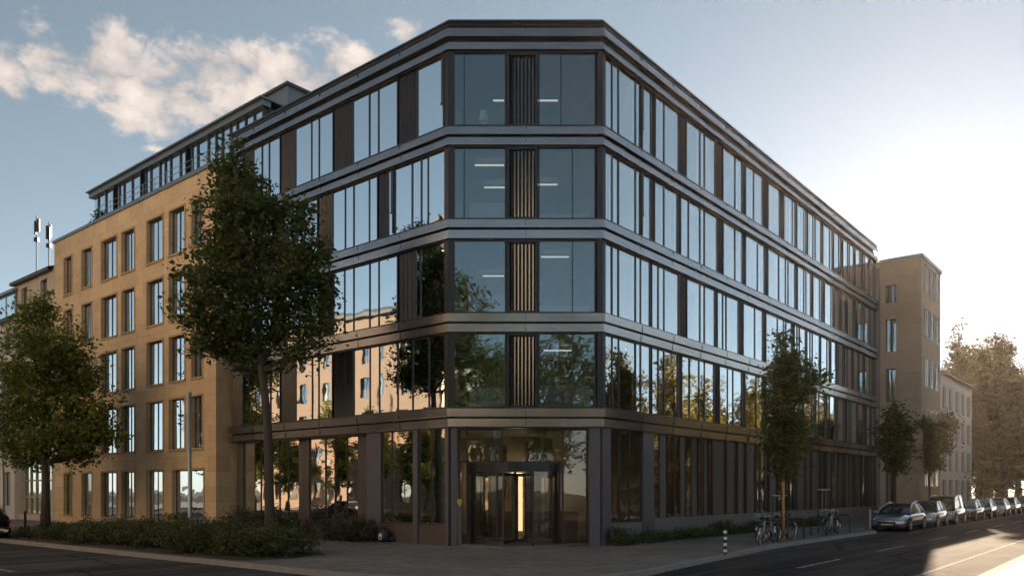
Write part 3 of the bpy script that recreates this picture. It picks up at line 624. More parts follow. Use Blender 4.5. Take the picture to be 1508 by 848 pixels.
ctr = Vector((A.x + (cm_(689) + cm_(828)) / 2, D0 + .55, 0)); RD = 1.66
dr = MB(); dr.lathe([(RD + .04, 0), (RD + .05, .32), (RD - .1, .34), (RD - .1, .02)], (ctr.x, ctr.y, 2.64), seg=48); door = dr.build('revolving_door', M['rail'], bld)
gl = MB(); pf = MB()
for s0, s1 in ((R(195), R(248)), (R(292), R(345)), (R(15), R(68)), (R(112), R(165))):
    k = 10
    for i in range(k):
        u, v = s0 + (s1 - s0) * i / k, s0 + (s1 - s0) * (i + 1) / k
        gl.quad((ctr.x + RD * math.cos(u), ctr.y + RD * math.sin(u), .1), (ctr.x + RD * math.cos(v), ctr.y + RD * math.sin(v), .1), (ctr.x + RD * math.cos(v), ctr.y + RD * math.sin(v), 2.64), (ctr.x + RD * math.cos(u), ctr.y + RD * math.sin(u), 2.64))
    for u in (s0, s1): pf.tube([(ctr.x + RD * math.cos(u), ctr.y + RD * math.sin(u), .06), (ctr.x + RD * math.cos(u), ctr.y + RD * math.sin(u), 2.64)], .035, 8)
gl.build('curved_glass', M['glass3'], door, smooth=True); pf.build('door_post', M['rail'], door)
wg = MB(); wp = MB()
for ang in (R(255), R(345), R(75), R(165)):
    fr = Frame(V2(ctr.x, ctr.y), V2(math.cos(ang), math.sin(ang)), V2(-math.sin(ang), math.cos(ang)))
    wg.box(fr, .06, .12, -.025, .025, .1, 2.6); wg.box(fr, RD - .12, RD - .05, -.025, .025, .1, 2.6); wg.box(fr, .121, RD - .121, -.025, .025, .1, .22); wg.box(fr, .121, RD - .121, -.025, .025, 2.5, 2.6)
    wp.quad(fr.at(.12, 0, .22), fr.at(RD - .12, 0, .22), fr.at(RD - .12, 0, 2.5), fr.at(.12, 0, 2.5))
wg.tube([(ctr.x, ctr.y, .06), (ctr.x, ctr.y, 2.64)], .05, 10)
wgo = wg.build('door_wing', M['frame'], door); wp.build('wing_glass', M['glass3'], door)
st = MB(); st.lathe([(RD + .32, 0), (RD + .32, .055), (RD + .28, .06)], (ctr.x, ctr.y, 0.002), seg=48); st.build('door_step', M['plinth'], bld)
lob = MB(); lob.box(FC, cm_(700), cm_(745), -4.6, -4.3, .06, 3.8); lob.box(FC, cm_(775), cm_(790), -3.6, -3.3, .06, 3.9); lob.box(FC, cm_(806), cm_(860), -3.2, -2.5, .06, 1.15); lob.build('lobby_counter', mat('lobby_timber', (.25, .14, .07), .5), bld)
lw = MB(); lw.box(FC, cm_(752), cm_(772), -4.5, -4.4, .3, 3.0); lw.build('lobby_lamp', emat('lobby_light', (1, .78, .45), 1.3), bld)
# penthouse plant room above the roof
PB = -2.6; w0, w1 = FL.hit(424, PB), FL.hit(390, PB); zt = FL.z(424, 126, PB)
pb = MB(); pb.box(FL, w0, w1, PB - 7.0, PB, 18.5, zt); pl_ = pb.build('roof_plant_room', M['zinc'], bld)
pb = MB(); pb.box(FL, w0 - .15, w1 + .15, PB - 7.15, PB + .15, zt + .003, zt + .13); pb.build('roof_edge', M['cap'], pl_)

# ------------------------------------------------------------------ houses
def wall_with_holes(fr, t0, t1, z0, z1, holes, rev=.28, n=0.0):
    mb = MB(); ts = sorted({t0, t1} | {h[0] for h in holes} | {h[1] for h in holes}); zs = sorted({z0, z1} | {h[2] for h in holes} | {h[3] for h in holes})
    for a, b in zip(ts, ts[1:]):
        for c, d in zip(zs, zs[1:]):
            mt, mz = (a + b) / 2, (c + d) / 2
            if any(h[0] < mt < h[1] and h[2] < mz < h[3] for h in holes): continue
            mb.quad(fr.at(a, n, c), fr.at(b, n, c), fr.at(b, n, d), fr.at(a, n, d))
    for a, b, c, d in holes:
        e = n - rev
        mb.quad(fr.at(a, n, c), fr.at(a, e, c), fr.at(a, e, d), fr.at(a, n, d)); mb.quad(fr.at(b, n, c), fr.at(b, n, d), fr.at(b, e, d), fr.at(b, e, c))
        mb.quad(fr.at(a, n, d), fr.at(a, e, d), fr.at(b, e, d), fr.at(b, n, d)); mb.quad(fr.at(a, n, c), fr.at(b, n, c), fr.at(b, e, c), fr.at(a, e, c))
    return mb
def shell(mb, fr, t0, t1, z0, z1, depth, n=0.0):        # side and rear walls
    mb.quad(fr.at(t0, n, z0), fr.at(t0, n, z1), fr.at(t0, n - depth, z1), fr.at(t0, n - depth, z0)); mb.quad(fr.at(t1, n, z0), fr.at(t1, n - depth, z0), fr.at(t1, n - depth, z1), fr.at(t1, n, z1))
    mb.quad(fr.at(t0, n - depth, z0), fr.at(t0, n - depth, z1), fr.at(t1, n - depth, z1), fr.at(t1, n - depth, z0))
def house_window(fr, h, root, n=0.0, rev=.2, trim=None, rg=random, split=True, curtain=.8, gm=None):
    a, b, c, d = h; m = n - rev
    fm = MB(); w = .055
    fm.box(fr, a, b, m - .06, m, c, c + w); fm.box(fr, a, b, m - .06, m, d - w, d); fm.box(fr, a, a + w, m - .06, m, c + w + .001, d - w - .001); fm.box(fr, b - w, b, m - .06, m, c + w + .001, d - w - .001)
    if split: x = a + (b - a) * .5; fm.box(fr, x - .03, x + .03, m - .06, m - .004, c + w + .001, d - w - .001)
    f = fm.build('window', M['frame'], root)
    pm = MB(); e = m - .03; j = [rg.uniform(-.006, .006) for _ in range(3)]
    pm.quad(fr.at(a + w, e + j[0], c + w), fr.at(b - w, e + j[1], c + w), fr.at(b - w, e + j[1] + j[2], d - w), fr.at(a + w, e + j[0] + j[2], d - w)); pm.build('pane', gm or M['glass2'], f)
    if rg.random() < curtain:
        cm = MB(); k = rg.random(); W_ = b - a
        if k < .75: curtain_sheet(cm, fr, a + w, a + W_ * rg.uniform(.25, .5), c + w, d - w, m - .2, rg.random())
        if k > .25: curtain_sheet(cm, fr, b - W_ * rg.uniform(.25, .5), b - w, c + w, d - w, m - .2, rg.random())
        cm.build('curtain', M['curtain'], f, smooth=True)
    if trim:
        tm = MB(); q = .10; tm.box(fr, a - q, b + q, n - .02, n + .07, c - .1, c - .003); tm.box(fr, a - q, b + q, n - .02, n + .035, d + .003, d + q)
        tm.box(fr, a - q, a - .003, n - .02, n + .035, c - .002, d + .002); tm.box(fr, b + .003, b + q, n - .02, n + .035, c - .002, d + .002); tm.build('surround', trim, f)
    return f

# sandstone house
YN = .58
y0, y1 = FL.hit(335, 0) + .02, FL.hit(80, YN)
sand = thing('sandstone_house', FL.at(y0, YN, 0), 'ochre sandstone house with deep windows behind the two big trees', 'building')
cols = [(95, 106), (121, 135), (150, 172), (180, 198), (217, 240), (250, 272), (283, 298)]
rows = [(322, 385), (413, 478), (503, 566), (592, 663), (693, 764)]
zr = [(FL.z(228, b, YN), FL.z(228, a, YN)) for a, b in rows]
ztop = FL.z(318, 243, YN)
holes = []
for ri, (c, d) in enumerate(zr):
    for ci, (pa, pb_) in enumerate(cols):
        tt = sorted((FL.hit(pa, YN), FL.hit(pb_, YN)))
        if ri == 4 and ci == 6: continue
        if ri == 4 and ci == 5: tt = sorted((FL.hit(255, YN), FL.hit(300, YN))); c0 = .12
        else: c0 = c
        holes.append((tt[0], tt[1], max(c0, .12), d))
wm = wall_with_holes(FL, y0, y1, 0, ztop, holes, .23, YN); shell(wm, FL, y0, y1, 0, ztop, 12, YN)
wm.build('wall', M['stone'], sand)
rg = random.Random(3)
for h in holes: house_window(FL, h, sand, YN, .15, M['stone_trim'], rg)
pm = MB(); pm.box(FL, y0 - .05, y1 + .05, YN - .4, YN + .10, ztop + .002, ztop + .16); pm.build('parapet_cap', M['zinc'], sand)
bk = MB(); bk.box(FL, y0 + .2, y1 - .2, YN - 4.2, YN - 4.0, 0, ztop - .2)
for z in [q[1] + .35 for q in zr]: bk.box(FL, y0 + .2, y1 - .2, YN - 4.0, YN - .4, z, z + .2)
for z in [q[0] - .5 for q in zr[:4]]: pass
bk.build('inner_wall', M['core'], sand)
bs = MB(); bs.box(FL, y0 - .02, FL.hit(301, YN), YN - .1, YN + .04, 0, .35); bs.build('plinth', M['stone_trim'], sand)
# set-back glazed attic
AN = -.95
a0, a1 = FL.hit(389, AN), FL.hit(135, AN); azt = FL.z(388, 146, AN); az0 = ztop - .1
at_ = MB(); at_.box(FL, a0, a1, AN - 8, AN - .22, az0, azt - .35); attic = at_.build('attic', M['louvre'], sand)
rm = MB(); rm.box(FL, a0 - .2, a1 + .1, AN - 8.3, AN + .32, azt - .08, azt); rm.box(FL, a0 - .1, a1 + .05, AN - .3, AN + .16, azt - .36, azt - .083); rm.build('attic_roof', M['zinc'], attic)
fm = MB(); pm = MB(); cm = MB(); t = a0 + .05; i = 0; rg = random.Random(8)
while t < a1 - .5:
    w = rg.choice((.75, 1.05, .6)); fm.box(FL, t, t + .09, AN - .21, AN + .02, az0, azt - .39)
    if rg.random() < .78: pm.quad(FL.at(t + .09, AN - .05, az0), FL.at(t + w, AN - .05, az0), FL.at(t + w, AN - .045, azt - .39), FL.at(t + .09, AN - .045, azt - .39))
    if rg.random() < .5: curtain_sheet(cm, FL, t + .1, t + w * rg.uniform(.5, 1), az0, azt - .4, AN - .14, rg.random())
    t += w
fo = fm.build('attic_frame', M['frame'], attic); pm.build('attic_pane', M['glass'], attic); cm.build('attic_curtain', M['curtain'], attic)
rl = MB()
t = y0
while t <= y1: rl.tube([FL.at(min(t, FL.hit(140, YN)), YN - .25, ztop + .1), FL.at(min(t, FL.hit(140, YN)), YN - .25, ztop + 1.05)], .018, 5); t += 1.3
for z in (.45, .75, 1.05): rl.tube([FL.at(y0, YN - .25, ztop + z), FL.at(FL.hit(140, YN), YN - .25, ztop + z)], .016, 5)
rl.build('railing', M['steel'], sand)
t = thing('roof_plant', FL.at(FL.hit(125, YN), YN - .9, ztop), 'straggly green roof plant at the left end of the sandstone parapet', 'plant')
cl = [(*FL.at(FL.hit(p, YN), YN - .9, ztop + h), .3, .3, .35) for p, h in ((122, .55), (130, .75), (126, 1.0))]
v, q, _ = leaves(cl, 40, 16, .09, 5, .14); np_mesh('foliage', v, q, M['leaf3'], t)
mb = MB()
for c in cl: mb.tube([FL.at(FL.hit(126, YN), YN - .9, ztop - .02), c[:3]], [.03, .012], 5)
mb.build('stem', M['bark'], t)

# cream house with the shop, and the white house at the frame's edge
def town_house(name, p_a, p_b, n, top_px, label, mwall, rows, cols_w, seed, shop=False, dormers=(), rise=1.9):
    t0, t1 = sorted((FL.hit(p_a, n), FL.hit(p_b, n))); zt = FL.z(max(p_a, p_b), top_px, n)
    h = thing(name, FL.at(t0, n, 0), label, 'building'); rg = random.Random(seed); holes = []
    W_ = t1 - t0; k = max(1, int(W_ / cols_w)); st = W_ / k
    for r in range(rows):
        z0 = 4.6 + r * (zt - 4.6) / rows * 1.0 + .55
        for i in range(k): holes.append((t0 + st * (i + .5) - .55, t0 + st * (i + .5) + .55, z0, z0 + 1.75))
    gh = [(t0 + .4, t1 - .5, .35, 3.9)] if shop else [(t0 + st * (i + .5) - .6, t0 + st * (i + .5) + .6, .9, 3.2) for i in range(k)]
    wm = wall_with_holes(FL, t0, t1, 0, zt, holes + gh, .3, n); shell(wm, FL, t0, t1, 0, zt, 11, n); wm.build('wall', mwall, h)
    for q in holes: house_window(FL, q, h, n, .2, None, rg)
    if not shop:
        for q in gh: house_window(FL, q, h, n, .2, None, rg)
    else:
        a, b, c, d = gh[0]; fm = MB(); k2 = 6
        for i in range(k2 + 1): x = a + (b - a) * i / k2; fm.box(FL, max(a, x - .05), min(b, x + .05), n - .25, n - .12, c, d)
        for z in (c, c + 1.1, 2.55, d - .1): fm.box(FL, a, b, n - .249, n - .125, z, z + .1)
        f = fm.build('shop_window', mat('brass_frame', (.34, .27, .13), .5, .3), h); pm = MB(); pm.quad(FL.at(a, n - .2, c), FL.at(b, n - .2, c), FL.at(b, n - .195, d), FL.at(a, n - .195, d)); pm.build('pane', M['glass2'], f)
    bk = MB(); bk.box(FL, t0 + .2, t1 - .2, n - 4, n - 3.8, 0, zt - .3); bk.build('inner_wall', M['core'], h)
    rm = MB(); e = n + .35; z2 = zt + rise                # steep roof with a knee
    rm.quad(FL.at(t0, e, zt - .05), FL.at(t1, e, zt - .05), FL.at(t1, n - 2.6, z2), FL.at(t0, n - 2.6, z2)); rm.quad(FL.at(t0, n - 2.6, z2), FL.at(t1, n - 2.6, z2), FL.at(t1, n - 11, z2), FL.at(t0, n - 11, z2))
    rm.quad(FL.at(t0, e, zt - .05), FL.at(t0, e, zt - .25), FL.at(t1, e, zt - .25), FL.at(t1, e, zt - .05)); rm.quad(FL.at(t0, e, zt - .25), FL.at(t0, n, zt - .25), FL.at(t1, n, zt - .25), FL.at(t1, e, zt - .25))
    for tt in (t0, t1):
        i0 = len(rm.v); rm.v += [FL.at(tt, e, zt - .05), FL.at(tt, n - 2.6, z2), FL.at(tt, n - 11, z2), FL.at(tt, n - 11, zt - .05)]; rm.f.append((i0, i0 + 1, i0 + 2, i0 + 3))
    ro = rm.build('roof', M['roof'], h)
    for (x, w) in dormers:
        td = FL.hit(x, n); dm = MB(); dm.box(FL, td - w / 2, td + w / 2, n - 2.5, n - .15, zt - .02, zt + 1.75); dm.box(FL, td - w / 2 - .15, td + w / 2 + .15, n - 2.6, n + .05, zt + 1.753, zt + 1.95)
        dd = dm.build('dormer', M['zinc'], h); house = None
        for s in (-1, 1):
            q = (td + s * w * .24 - w * .2, td + s * w * .24 + w * .2, zt + .15, zt + 1.6); pm = MB(); pm.quad(FL.at(q[0], n - .145, q[2]), FL.at(q[1], n - .145, q[2]), FL.at(q[1], n - .14, q[3]), FL.at(q[0], n - .14, q[3])); pm.build('dormer_pane', M['glass'], dd)
    return h, t0, t1, zt
h1, c0, c1, czt = town_house('plaster_house', 79.5, 22, .45, 392, 'cream plaster house with a glazed shop front, left of the sandstone house', M['plaster'], 4, 2.4, 5, True, rise=.9)
h2, *_ = town_house('white_house', 21.5, -60, .7, 466, 'pale house with grey dormers at the left edge of the frame', M['white'], 3, 2.7, 6, dormers=((6, 3.4), (-30, 3.2)))
def antenna(px, y_top, y_bot, n, label, s):
    t = FL.hit(px, n); zb = FL.z(px, y_bot, n); ztp = FL.z(px, y_top, n); b = czt + .88
    o = thing('antenna_mast', FL.at(t, n, b), label, 'antenna', 'mobile phone antennas on the cream house roof')
    mb = MB(); mb.tube([FL.at(t, n, b - .05), FL.at(t, n, ztp + .15)], .06, 8); mb.build('mast', M['steel'], o)
    for k in range(3):
        a = 2.1 * k + s; dx, dy = .13 * math.cos(a), .13 * math.sin(a); p = FL.at(t, n, 0); m2 = MB(); m2.bx(p[0] + dx - .07, p[0] + dx + .07, p[1] + dy - .06, p[1] + dy + .06, ztp - 1.0 - .12 * k, ztp - .12 * k); m2.build('antenna_panel', M['darkmetal'], o, bevel=.02)
    m3 = MB(); p = FL.at(t, n, 0); m3.bx(p[0] - .15, p[0] + .15, p[1] - .12, p[1] + .12, ztp - 1.75, ztp - 1.45); m3.build('amplifier_box', M['darkmetal'], o)
antenna(54, 322, 378, -2.9, 'taller dark antenna mast on the roof of the cream house', .3)
antenna(72, 330, 366, -2.9, 'shorter antenna mast beside the brick chimney on the cream house', 1.2)

# tan tower block and the long house beyond the office building on the right
TT = ENDR + .25
tow = thing('tower_house', FR.at(TT, 0, 0), 'tan rendered tower block rising into the sun beside the glass building', 'building')
FT = Frame(f2(FR, TT, 0), -vL, -vR)                     # its flank facing back down the street
tw0, tw1 = -8.0, FT.hit(1357)
tz = FT.z(1345, 380); FS = Frame(f2(FT, tw1, 0), vR, -vL); TD = FS.hit(1385)
th = [(FT.hit(1304), FT.hit(1320), z, z + 2.3) for z in (1.0, 4.6, 8.0, 11.4)] + [(FT.hit(1304), FT.hit(1320), 14.8, tz - 1.6)]
wm = wall_with_holes(FT, tw0, tw1, 0, tz, th, .25); shell(wm, FT, tw0, tw1, 0, tz, TD); wm.build('wall', M['tower'], tow)
rg = random.Random(12)
for h in th: house_window(FT, h, tow, 0, .2, None, rg, split=True, curtain=.3)
bk = MB(); bk.box(FT, tw0 + .3, tw1 - .3, -3.2, -3.0, 0, tz - .2); bk.build('inner_wall', M['core'], tow)
for z in (2.2, 5.6, 9.0, 12.4, 15.4):
    for k in range(3): house_window(FS, (.9 + k * (TD - 1) / 3, .9 + k * (TD - 1) / 3 + 1.0, z, z + 1.9), tow, .09, .05, None, rg, curtain=0, gm=M['glass3'])
gw = MB(); gw.box(FR, ENDR + .012, TT - .005, -6, .22, 0, tz - .35); gw.build('side_wall', M['greywall'], tow)
rm = MB(); rm.box(FT, tw0 - .1, tw1 + .1, -TD - .1, .1, tz + .002, tz + .22); rm.build('roof', M['zinc'], tow)
FS = Frame(f2(FT, tw1, 0), vR, -vL)                     # its street front
lt0 = TT + TD + .3
FH = Frame(f2(FR, lt0, 1.8), vR, -vL); LW = FH.hit(1431)
lon = thing('long_house', FH.at(0, 0, 0), 'long pale rendered house with rows of tall windows beyond the tan tower', 'building')
LZ = FH.z(1392, 552); hs = []; nw = int(LW / 2.3)
for z in [1.0 + (LZ - 1.2) / 4 * k for k in range(4)]:
    for k in range(nw): hs.append((.5 + k * LW / nw, 1.75 + k * LW / nw, z, z + (LZ - 1.2) / 4 * .72))
wm = wall_with_holes(FH, 0, LW, 0, LZ, hs, .25); shell(wm, FH, 0, LW, 0, LZ, 11); wm.build('wall', M['white'], lon)
for h in hs: house_window(FH, h, lon, 0, .18, None, rg, curtain=.2)
rm = MB(); rm.quad(FH.at(-.2, .4, LZ), FH.at(LW + .2, .4, LZ), FH.at(LW + .2, -5.5, LZ + 1.6), FH.at(-.2, -5.5, LZ + 1.6)); rm.quad(FH.at(-.2, -5.5, LZ + 1.6), FH.at(LW + .2, -5.5, LZ + 1.6), FH.at(LW + .2, -11.4, LZ), FH.at(-.2, -11.4, LZ))
for t_ in (0, LW):
    i0 = len(rm.v); rm.v += [FH.at(t_, .3, LZ), FH.at(t_, -11.3, LZ), FH.at(t_, -5.5, LZ + 1.55)]; rm.f.append((i0, i0 + 1, i0 + 2))
rm.quad(FH.at(-.2, .4, LZ - .15), FH.at(LW + .2, .4, LZ - .15), FH.at(LW + .2, .4, LZ), FH.at(-.2, .4, LZ)); rm.build('roof', M['roof'], lon)
bk = MB(); bk.box(FH, .3, LW - .3, -3.2, -3, 0, LZ - .2); bk.build('inner_wall', M['core'], lon)

# houses across the street, most of them seen in the glass, throwing their sunlit warmth back
def facing_house(name, fr, t0, t1, n, zt, mw, label, seed):
    h = thing(name, fr.at(t0, n, 0), label, 'building'); FF = Frame(f2(fr, t0, n), fr.u, fr.n * -1); W_ = t1 - t0; hs = []
    k = int(W_ / 2.9); st = W_ / k; z = .9
    while z + 2.6 < zt:
        for i in range(k): hs.append((st * (i + .5) - .6, st * (i + .5) + .6, z, z + 2.0))
        z += 3.4
    wm = wall_with_holes(FF, 0, W_, 0, zt, hs, .25); shell(wm, FF, 0, W_, 0, zt, 11); wm.build('wall', mw, h)
    rgn = random.Random(seed)
    for q in hs[:100]: house_window(FF, q, h, 0, .2, None, rgn, curtain=.4)
    bk = MB(); bk.box(FF, .3, W_ - .3, -2.4, -2.2, 0, zt - .2); bk.build('inner_wall', M['core'], h)
    rm = MB(); rm.box(FF, -.2, W_ + .2, -11.2, .5, zt + .002, zt + .3); rm.quad(FF.at(-.2, .4, zt + .3), FF.at(W_ + .2, .4, zt + .3), FF.at(W_ + .2, -5, zt + 2.4), FF.at(-.2, -5, zt + 2.4)); rm.quad(FF.at(-.2, -5, zt + 2.4), FF.at(W_ + .2, -5, zt + 2.4), FF.at(W_ + .2, -11, zt + .3), FF.at(-.2, -11, zt + .3)); rm.build('roof', M['roof'], h)
facing_house('reflector_house', FL, 1, 31, 31, 26, M['reflector'], 'unseen tall house across the street, raised and paled to throw warm sunlight back', 31)  # out of view, made tall and pale to bounce sun onto the sandstone
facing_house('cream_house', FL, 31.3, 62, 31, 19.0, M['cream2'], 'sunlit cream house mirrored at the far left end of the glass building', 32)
facing_house('garden_house', FR, 32, 100, 24, 7.6, M['plaster'], 'low sunlit cream house mirrored behind trees in the right ground floor windows', 34)
facing_house('corner_house', FL, -42, -12, 44, 15.0, M['white'], 'pale sunlit house mirrored low in the windows above the entrance', 33)

# ------------------------------------------------------------------ trees
T1 = gp(398, 803)
sp1 = [(341, 222, 16, 24), (345, 255, 30, 26), (358, 285, 38, 30), (330, 312, 34, 30), (385, 322, 48, 34), (437, 330, 32, 34), (335, 365, 52, 34), (400, 372, 54, 40), (452, 380, 34, 44), (300, 410, 42, 36), (360, 420, 60, 42), (430, 428, 56, 44), (474, 435, 30, 36), (285, 452, 34, 30), (335, 470, 56, 36), (400, 482, 60, 42), (455, 485, 36, 34), (315, 510, 36, 28), (372, 525, 50, 28), (430, 525, 32, 22)]
d1 = T1.y
def pp(px, py, d): return ((px - CX) * d / F, d, CAMZ + (HY - py) * d / F)
tree('street_tree', (T1.x, T1.y, 0), px_clusters(sp1, d1, 1, .9), 'tall dark leafy street tree in front of the glass building and sandstone house', 'tree', M['leaf'], 780, 32, .095, [(T1.x, T1.y, -.05), pp(397, 760, d1), pp(396, 690, d1), pp(394, 620, d1 + .05), pp(386, 545, d1 + .1), pp(380, 470, d1), pp(372, 390, d1), pp(358, 310, d1), pp(345, 240, d1)], .19, 11, spread=.24)
T2 = gp(67, 781); d2 = T2.y
sp2 = [(62, 448, 22, 18), (55, 475, 40, 26), (45, 510, 50, 32), (100, 510, 34, 28), (30, 555, 44, 34), (85, 550, 52, 36), (125, 555, 30, 30), (25, 605, 44, 34), (80, 600, 56, 40), (140, 600, 36, 32), (20, 650, 36, 24), (75, 645, 52, 30), (130, 640, 46, 28), (160, 635, 24, 22), (-20, 610, 30, 40), (55, 672, 40, 18), (115, 668, 34, 16)]
tree('street_tree', (T2.x, T2.y, 0), px_clusters(sp2, d2, 2, 1.2), 'olive green round street tree at the left, in front of the shop', 'tree', M['leaf2'], 760, 32, .105, [(T2.x, T2.y, -.05), pp(67, 730, d2), pp(66, 680, d2), pp(64, 620, d2), pp(62, 560, d2), pp(60, 490, d2)], .2, 12, spread=.3)
t3 = FR.hit(1152, 3.7); p3 = FR.at(t3, 3.7, 0); d3 = p3[1]
sp3 = [(1152, 505, 9, 18), (1160, 535, 20, 22), (1176, 548, 24, 18), (1150, 565, 22, 24), (1172, 580, 24, 24), (1196, 560, 12, 16), (1150, 605, 26, 26), (1165, 630, 26, 26), (1142, 645, 16, 22), (1155, 665, 24, 22), (1150, 690, 16, 14)]
tree('young_tree', p3, px_clusters(sp3, d3, 3, .5), 'slim young tree tied to a yellow stake by the bicycles', 'tree', M['leaf3'], 330, 34, .085, [(p3[0], d3, -.05), pp(1152, 740, d3), pp(1153, 690, d3), pp(1156, 620, d3), pp(1154, 530, d3)], .075, 13, spread=.24)
for i, (px, spec, lab) in enumerate([
    (1318, [(1318, 612, 10, 14), (1314, 632, 18, 16), (1326, 640, 14, 18), (1310, 655, 16, 16), (1322, 665, 16, 16), (1318, 683, 12, 12)], 'small street tree behind the first silver car, before the tan tower'),
    (1370, [(1362, 622, 8, 14), (1372, 640, 14, 16), (1392, 625, 14, 20), (1364, 660, 14, 16), (1384, 655, 16, 14), (1368, 685, 13, 14), (1376, 672, 12, 12)], 'small loose street tree in front of the long pale house')]):
    tt = FR.hit(px, 3.15); p = FR.at(tt, 3.15, 0); d = p[1]
    base_px = 1318 if i == 0 else 1369
    tree('young_tree', p, px_clusters(spec, d, 20 + i, .6), lab, 'tree', M['leaf3'], 200, 30, .11, [(p[0], d, -.05), pp(base_px, 735, d), pp(base_px, 700, d), pp(base_px + 1, 640, d), pp(base_px + 2, 615, d)], .085, 21 + i, spread=.3)
def big_tree(name, x, y, h, r, label, m, seed, twigs=420, per=30, leaf=.22, group=None, low=.28):
    rg = random.Random(seed); cl = []
    for k in range(13):
        f = k / 12; zc = h * (low + (.93 - low) * f); rr = r * (math.sin(math.pi * (.18 + .78 * f)) ** .8)
        a = rg.uniform(0, 6.3); o = rr * rg.uniform(.15, .6)
        cl.append((x + o * math.cos(a), y + o * math.sin(a), zc, rr * rg.uniform(.5, .75), rr * rg.uniform(.5, .75), h * .085 * rg.uniform(.8, 1.4)))
    return tree(name, (x, y, 0), cl, label, 'tree', m, twigs, per, leaf, [(x, y, -.05), (x + rg.uniform(-.1, .1), y, h * .15), (x + rg.uniform(-.3, .3), y + rg.uniform(-.2, .2), h * .35), (x + rg.uniform(-.4, .4), y, h * .6), (x, y, h * .85)], .022 * h, seed, group, spread=r * .11)
far = [(1408, -7, 478, 4.0, 'park tree rising behind the roof of the long pale house'), (1443, -3, 505, 4.2, 'sunlit park tree just right of the long pale house'), (1472, -1, 490, 4.6, 'tallest park tree at the end of the parked cars'), (1500, -2, 535, 4.6, 'round park tree with a glowing rim at the right edge'), (1455, -14, 500, 5, 'park tree standing behind the front row, nearest the pale house'), (1452, 1.6, 512, 3.6, 'park tree overhanging the middle of the row of parked cars'), (1530, -1, 500, 5, 'broad park tree cut by the right edge of the frame'), (1478, 1.8, 500, 3.8, 'park tree overhanging the last parked cars')]
for i, (px, n_, ty, r_, lab) in enumerate(far):
    t_ = FR.hit(px, n_); p = FR.at(t_, n_, 0); h_ = FR.z(px, ty, n_); big_tree('park_tree', p[0], p[1], h_ * 1.02, r_, lab, M['leaf4'], 50 + i, 520, 34, .2, 'park trees at the end of the street', low=.2)
for i, t_ in enumerate((22, 29.5, 36, 44, 51, 59, 67, 77, 89)):
    p = FR.at(t_, 16.2 + (i % 2) * 1.2, 0); big_tree('kerbside_tree', p[0], p[1], 12.4 + (i * 37 % 5) * .5, 3.5, 'golden backlit kerbside tree mirrored in the lower windows along the right street', M['leaf5'], 70 + i, 300, 28, .17, 'kerbside trees mirrored in the right street windows', low=.14)
for i, (x, y, h_, r_) in enumerate([(-4.5, -15, 23, 5.2), (-10.5, -12, 20, 5.0), (0.5, -23, 18.5, 5.0), (4.5, -18, 19, 4.6), (9.5, -15, 17.5, 4.4)]):
    big_tree('square_tree', x, y, h_, r_, 'leafy tree mirrored in the cut corner windows above the entrance', M['leaf'], 90 + i, 300, 28, .2, 'trees mirrored in the corner windows')
for i, w_ in enumerate((27, 33, 39.5, 46, 53)):
    p = FL.at(w_, 24.5, 0); big_tree('avenue_tree', p[0], p[1], 8.3 + i % 3, 2.3, 'leafy tree mirrored low in the left street windows', M['leaf2'], 110 + i, 220, 26, .16, 'trees mirrored in the left street windows')

# ------------------------------------------------------------------ hedges and shrubs
def bed(name, label, cat, clusters, m, twigs, per, leaf, seed, spread=.16, base=None):
    t = thing(name, base or (clusters[0][0], clusters[0][1], 0), label, cat)
    v, q, tc = leaves(clusters, twigs, per, leaf, seed, spread); v[:, 2] = np.maximum(v[:, 2], .015); np_mesh('foliage', v, q, m, t)
    mb = MB(); rg = random.Random(seed)
    for c in clusters:
        for k in range(4): mb.tube([(c[0] + rg.uniform(-.15, .15), c[1] + rg.uniform(-.15, .15), -.03), (c[0] + rg.uniform(-.6, .6) * c[3], c[1] + rg.uniform(-.6, .6) * c[4], c[2] + c[5] * .5)], [.022, .008], 4)
    mb.build('stem', M['bark'], t)
    return t
HW = max(.4, FL.hit(398, 7.3))
rg = random.Random(17); cl = []
for k in range(30):
    f = k / 29; w_ = 18.0 - (17.6 - HW) * f; n_ = 7.3 + rg.uniform(-.5, .5); hgt = (.20 + .27 * min(1, f * 2.5)) * rg.uniform(.8, 1.2)
    p = FL.at(w_, n_, hgt * .75); cl.append((p[0], p[1], p[2], .85, .75, hgt))
    p = FL.at(w_, n_ - 1.25, hgt * .85); cl.append((p[0], p[1], p[2], .75, .7, hgt * 1.05))
bed('hedge', 'long low dark green hedge bed along the left kerb', 'hedge', cl, M['hedge'], 2600, 34, .042, 61, .11)
bedline = [f2(FL, 19, 8.75), f2(FL, 6, 8.5), f2(FL, HW - .2, 8.2), f2(FL, HW - .6, 6.6), f2(FL, HW, 5.2), f2(FL, 19, 5.2)]
flat('planting_soil', bedline, .012, soil)
cl = []
for k in range(13):
    w_ = FL.hit(418 + k * 10, .6); h_ = rg.uniform(.38, .6); p = FL.at(w_, rg.uniform(.35, .9), h_ * .8); cl.append((p[0], p[1], p[2], .42, .42, h_))
bed('flowering_shrub', 'pale flecked shrubs under the left ground floor windows, beside the first column', 'shrub', cl, M['shrub'], 620, 26, .045, 62, .12)
cl = []
for k in range(7):
    w_ = FL.hit(345 + k * 10, 1.4); h_ = rg.uniform(.5, .75); p = FL.at(w_, rg.uniform(1.0, 2.2), h_ * .8); cl.append((p[0], p[1], p[2], .6, .55, h_))
bed('flowering_shrub', 'taller pale shrubs between the sandstone corner and the dark tree trunk', 'shrub', cl, M['shrub'], 500, 26, .05, 63, .13)
cl = []
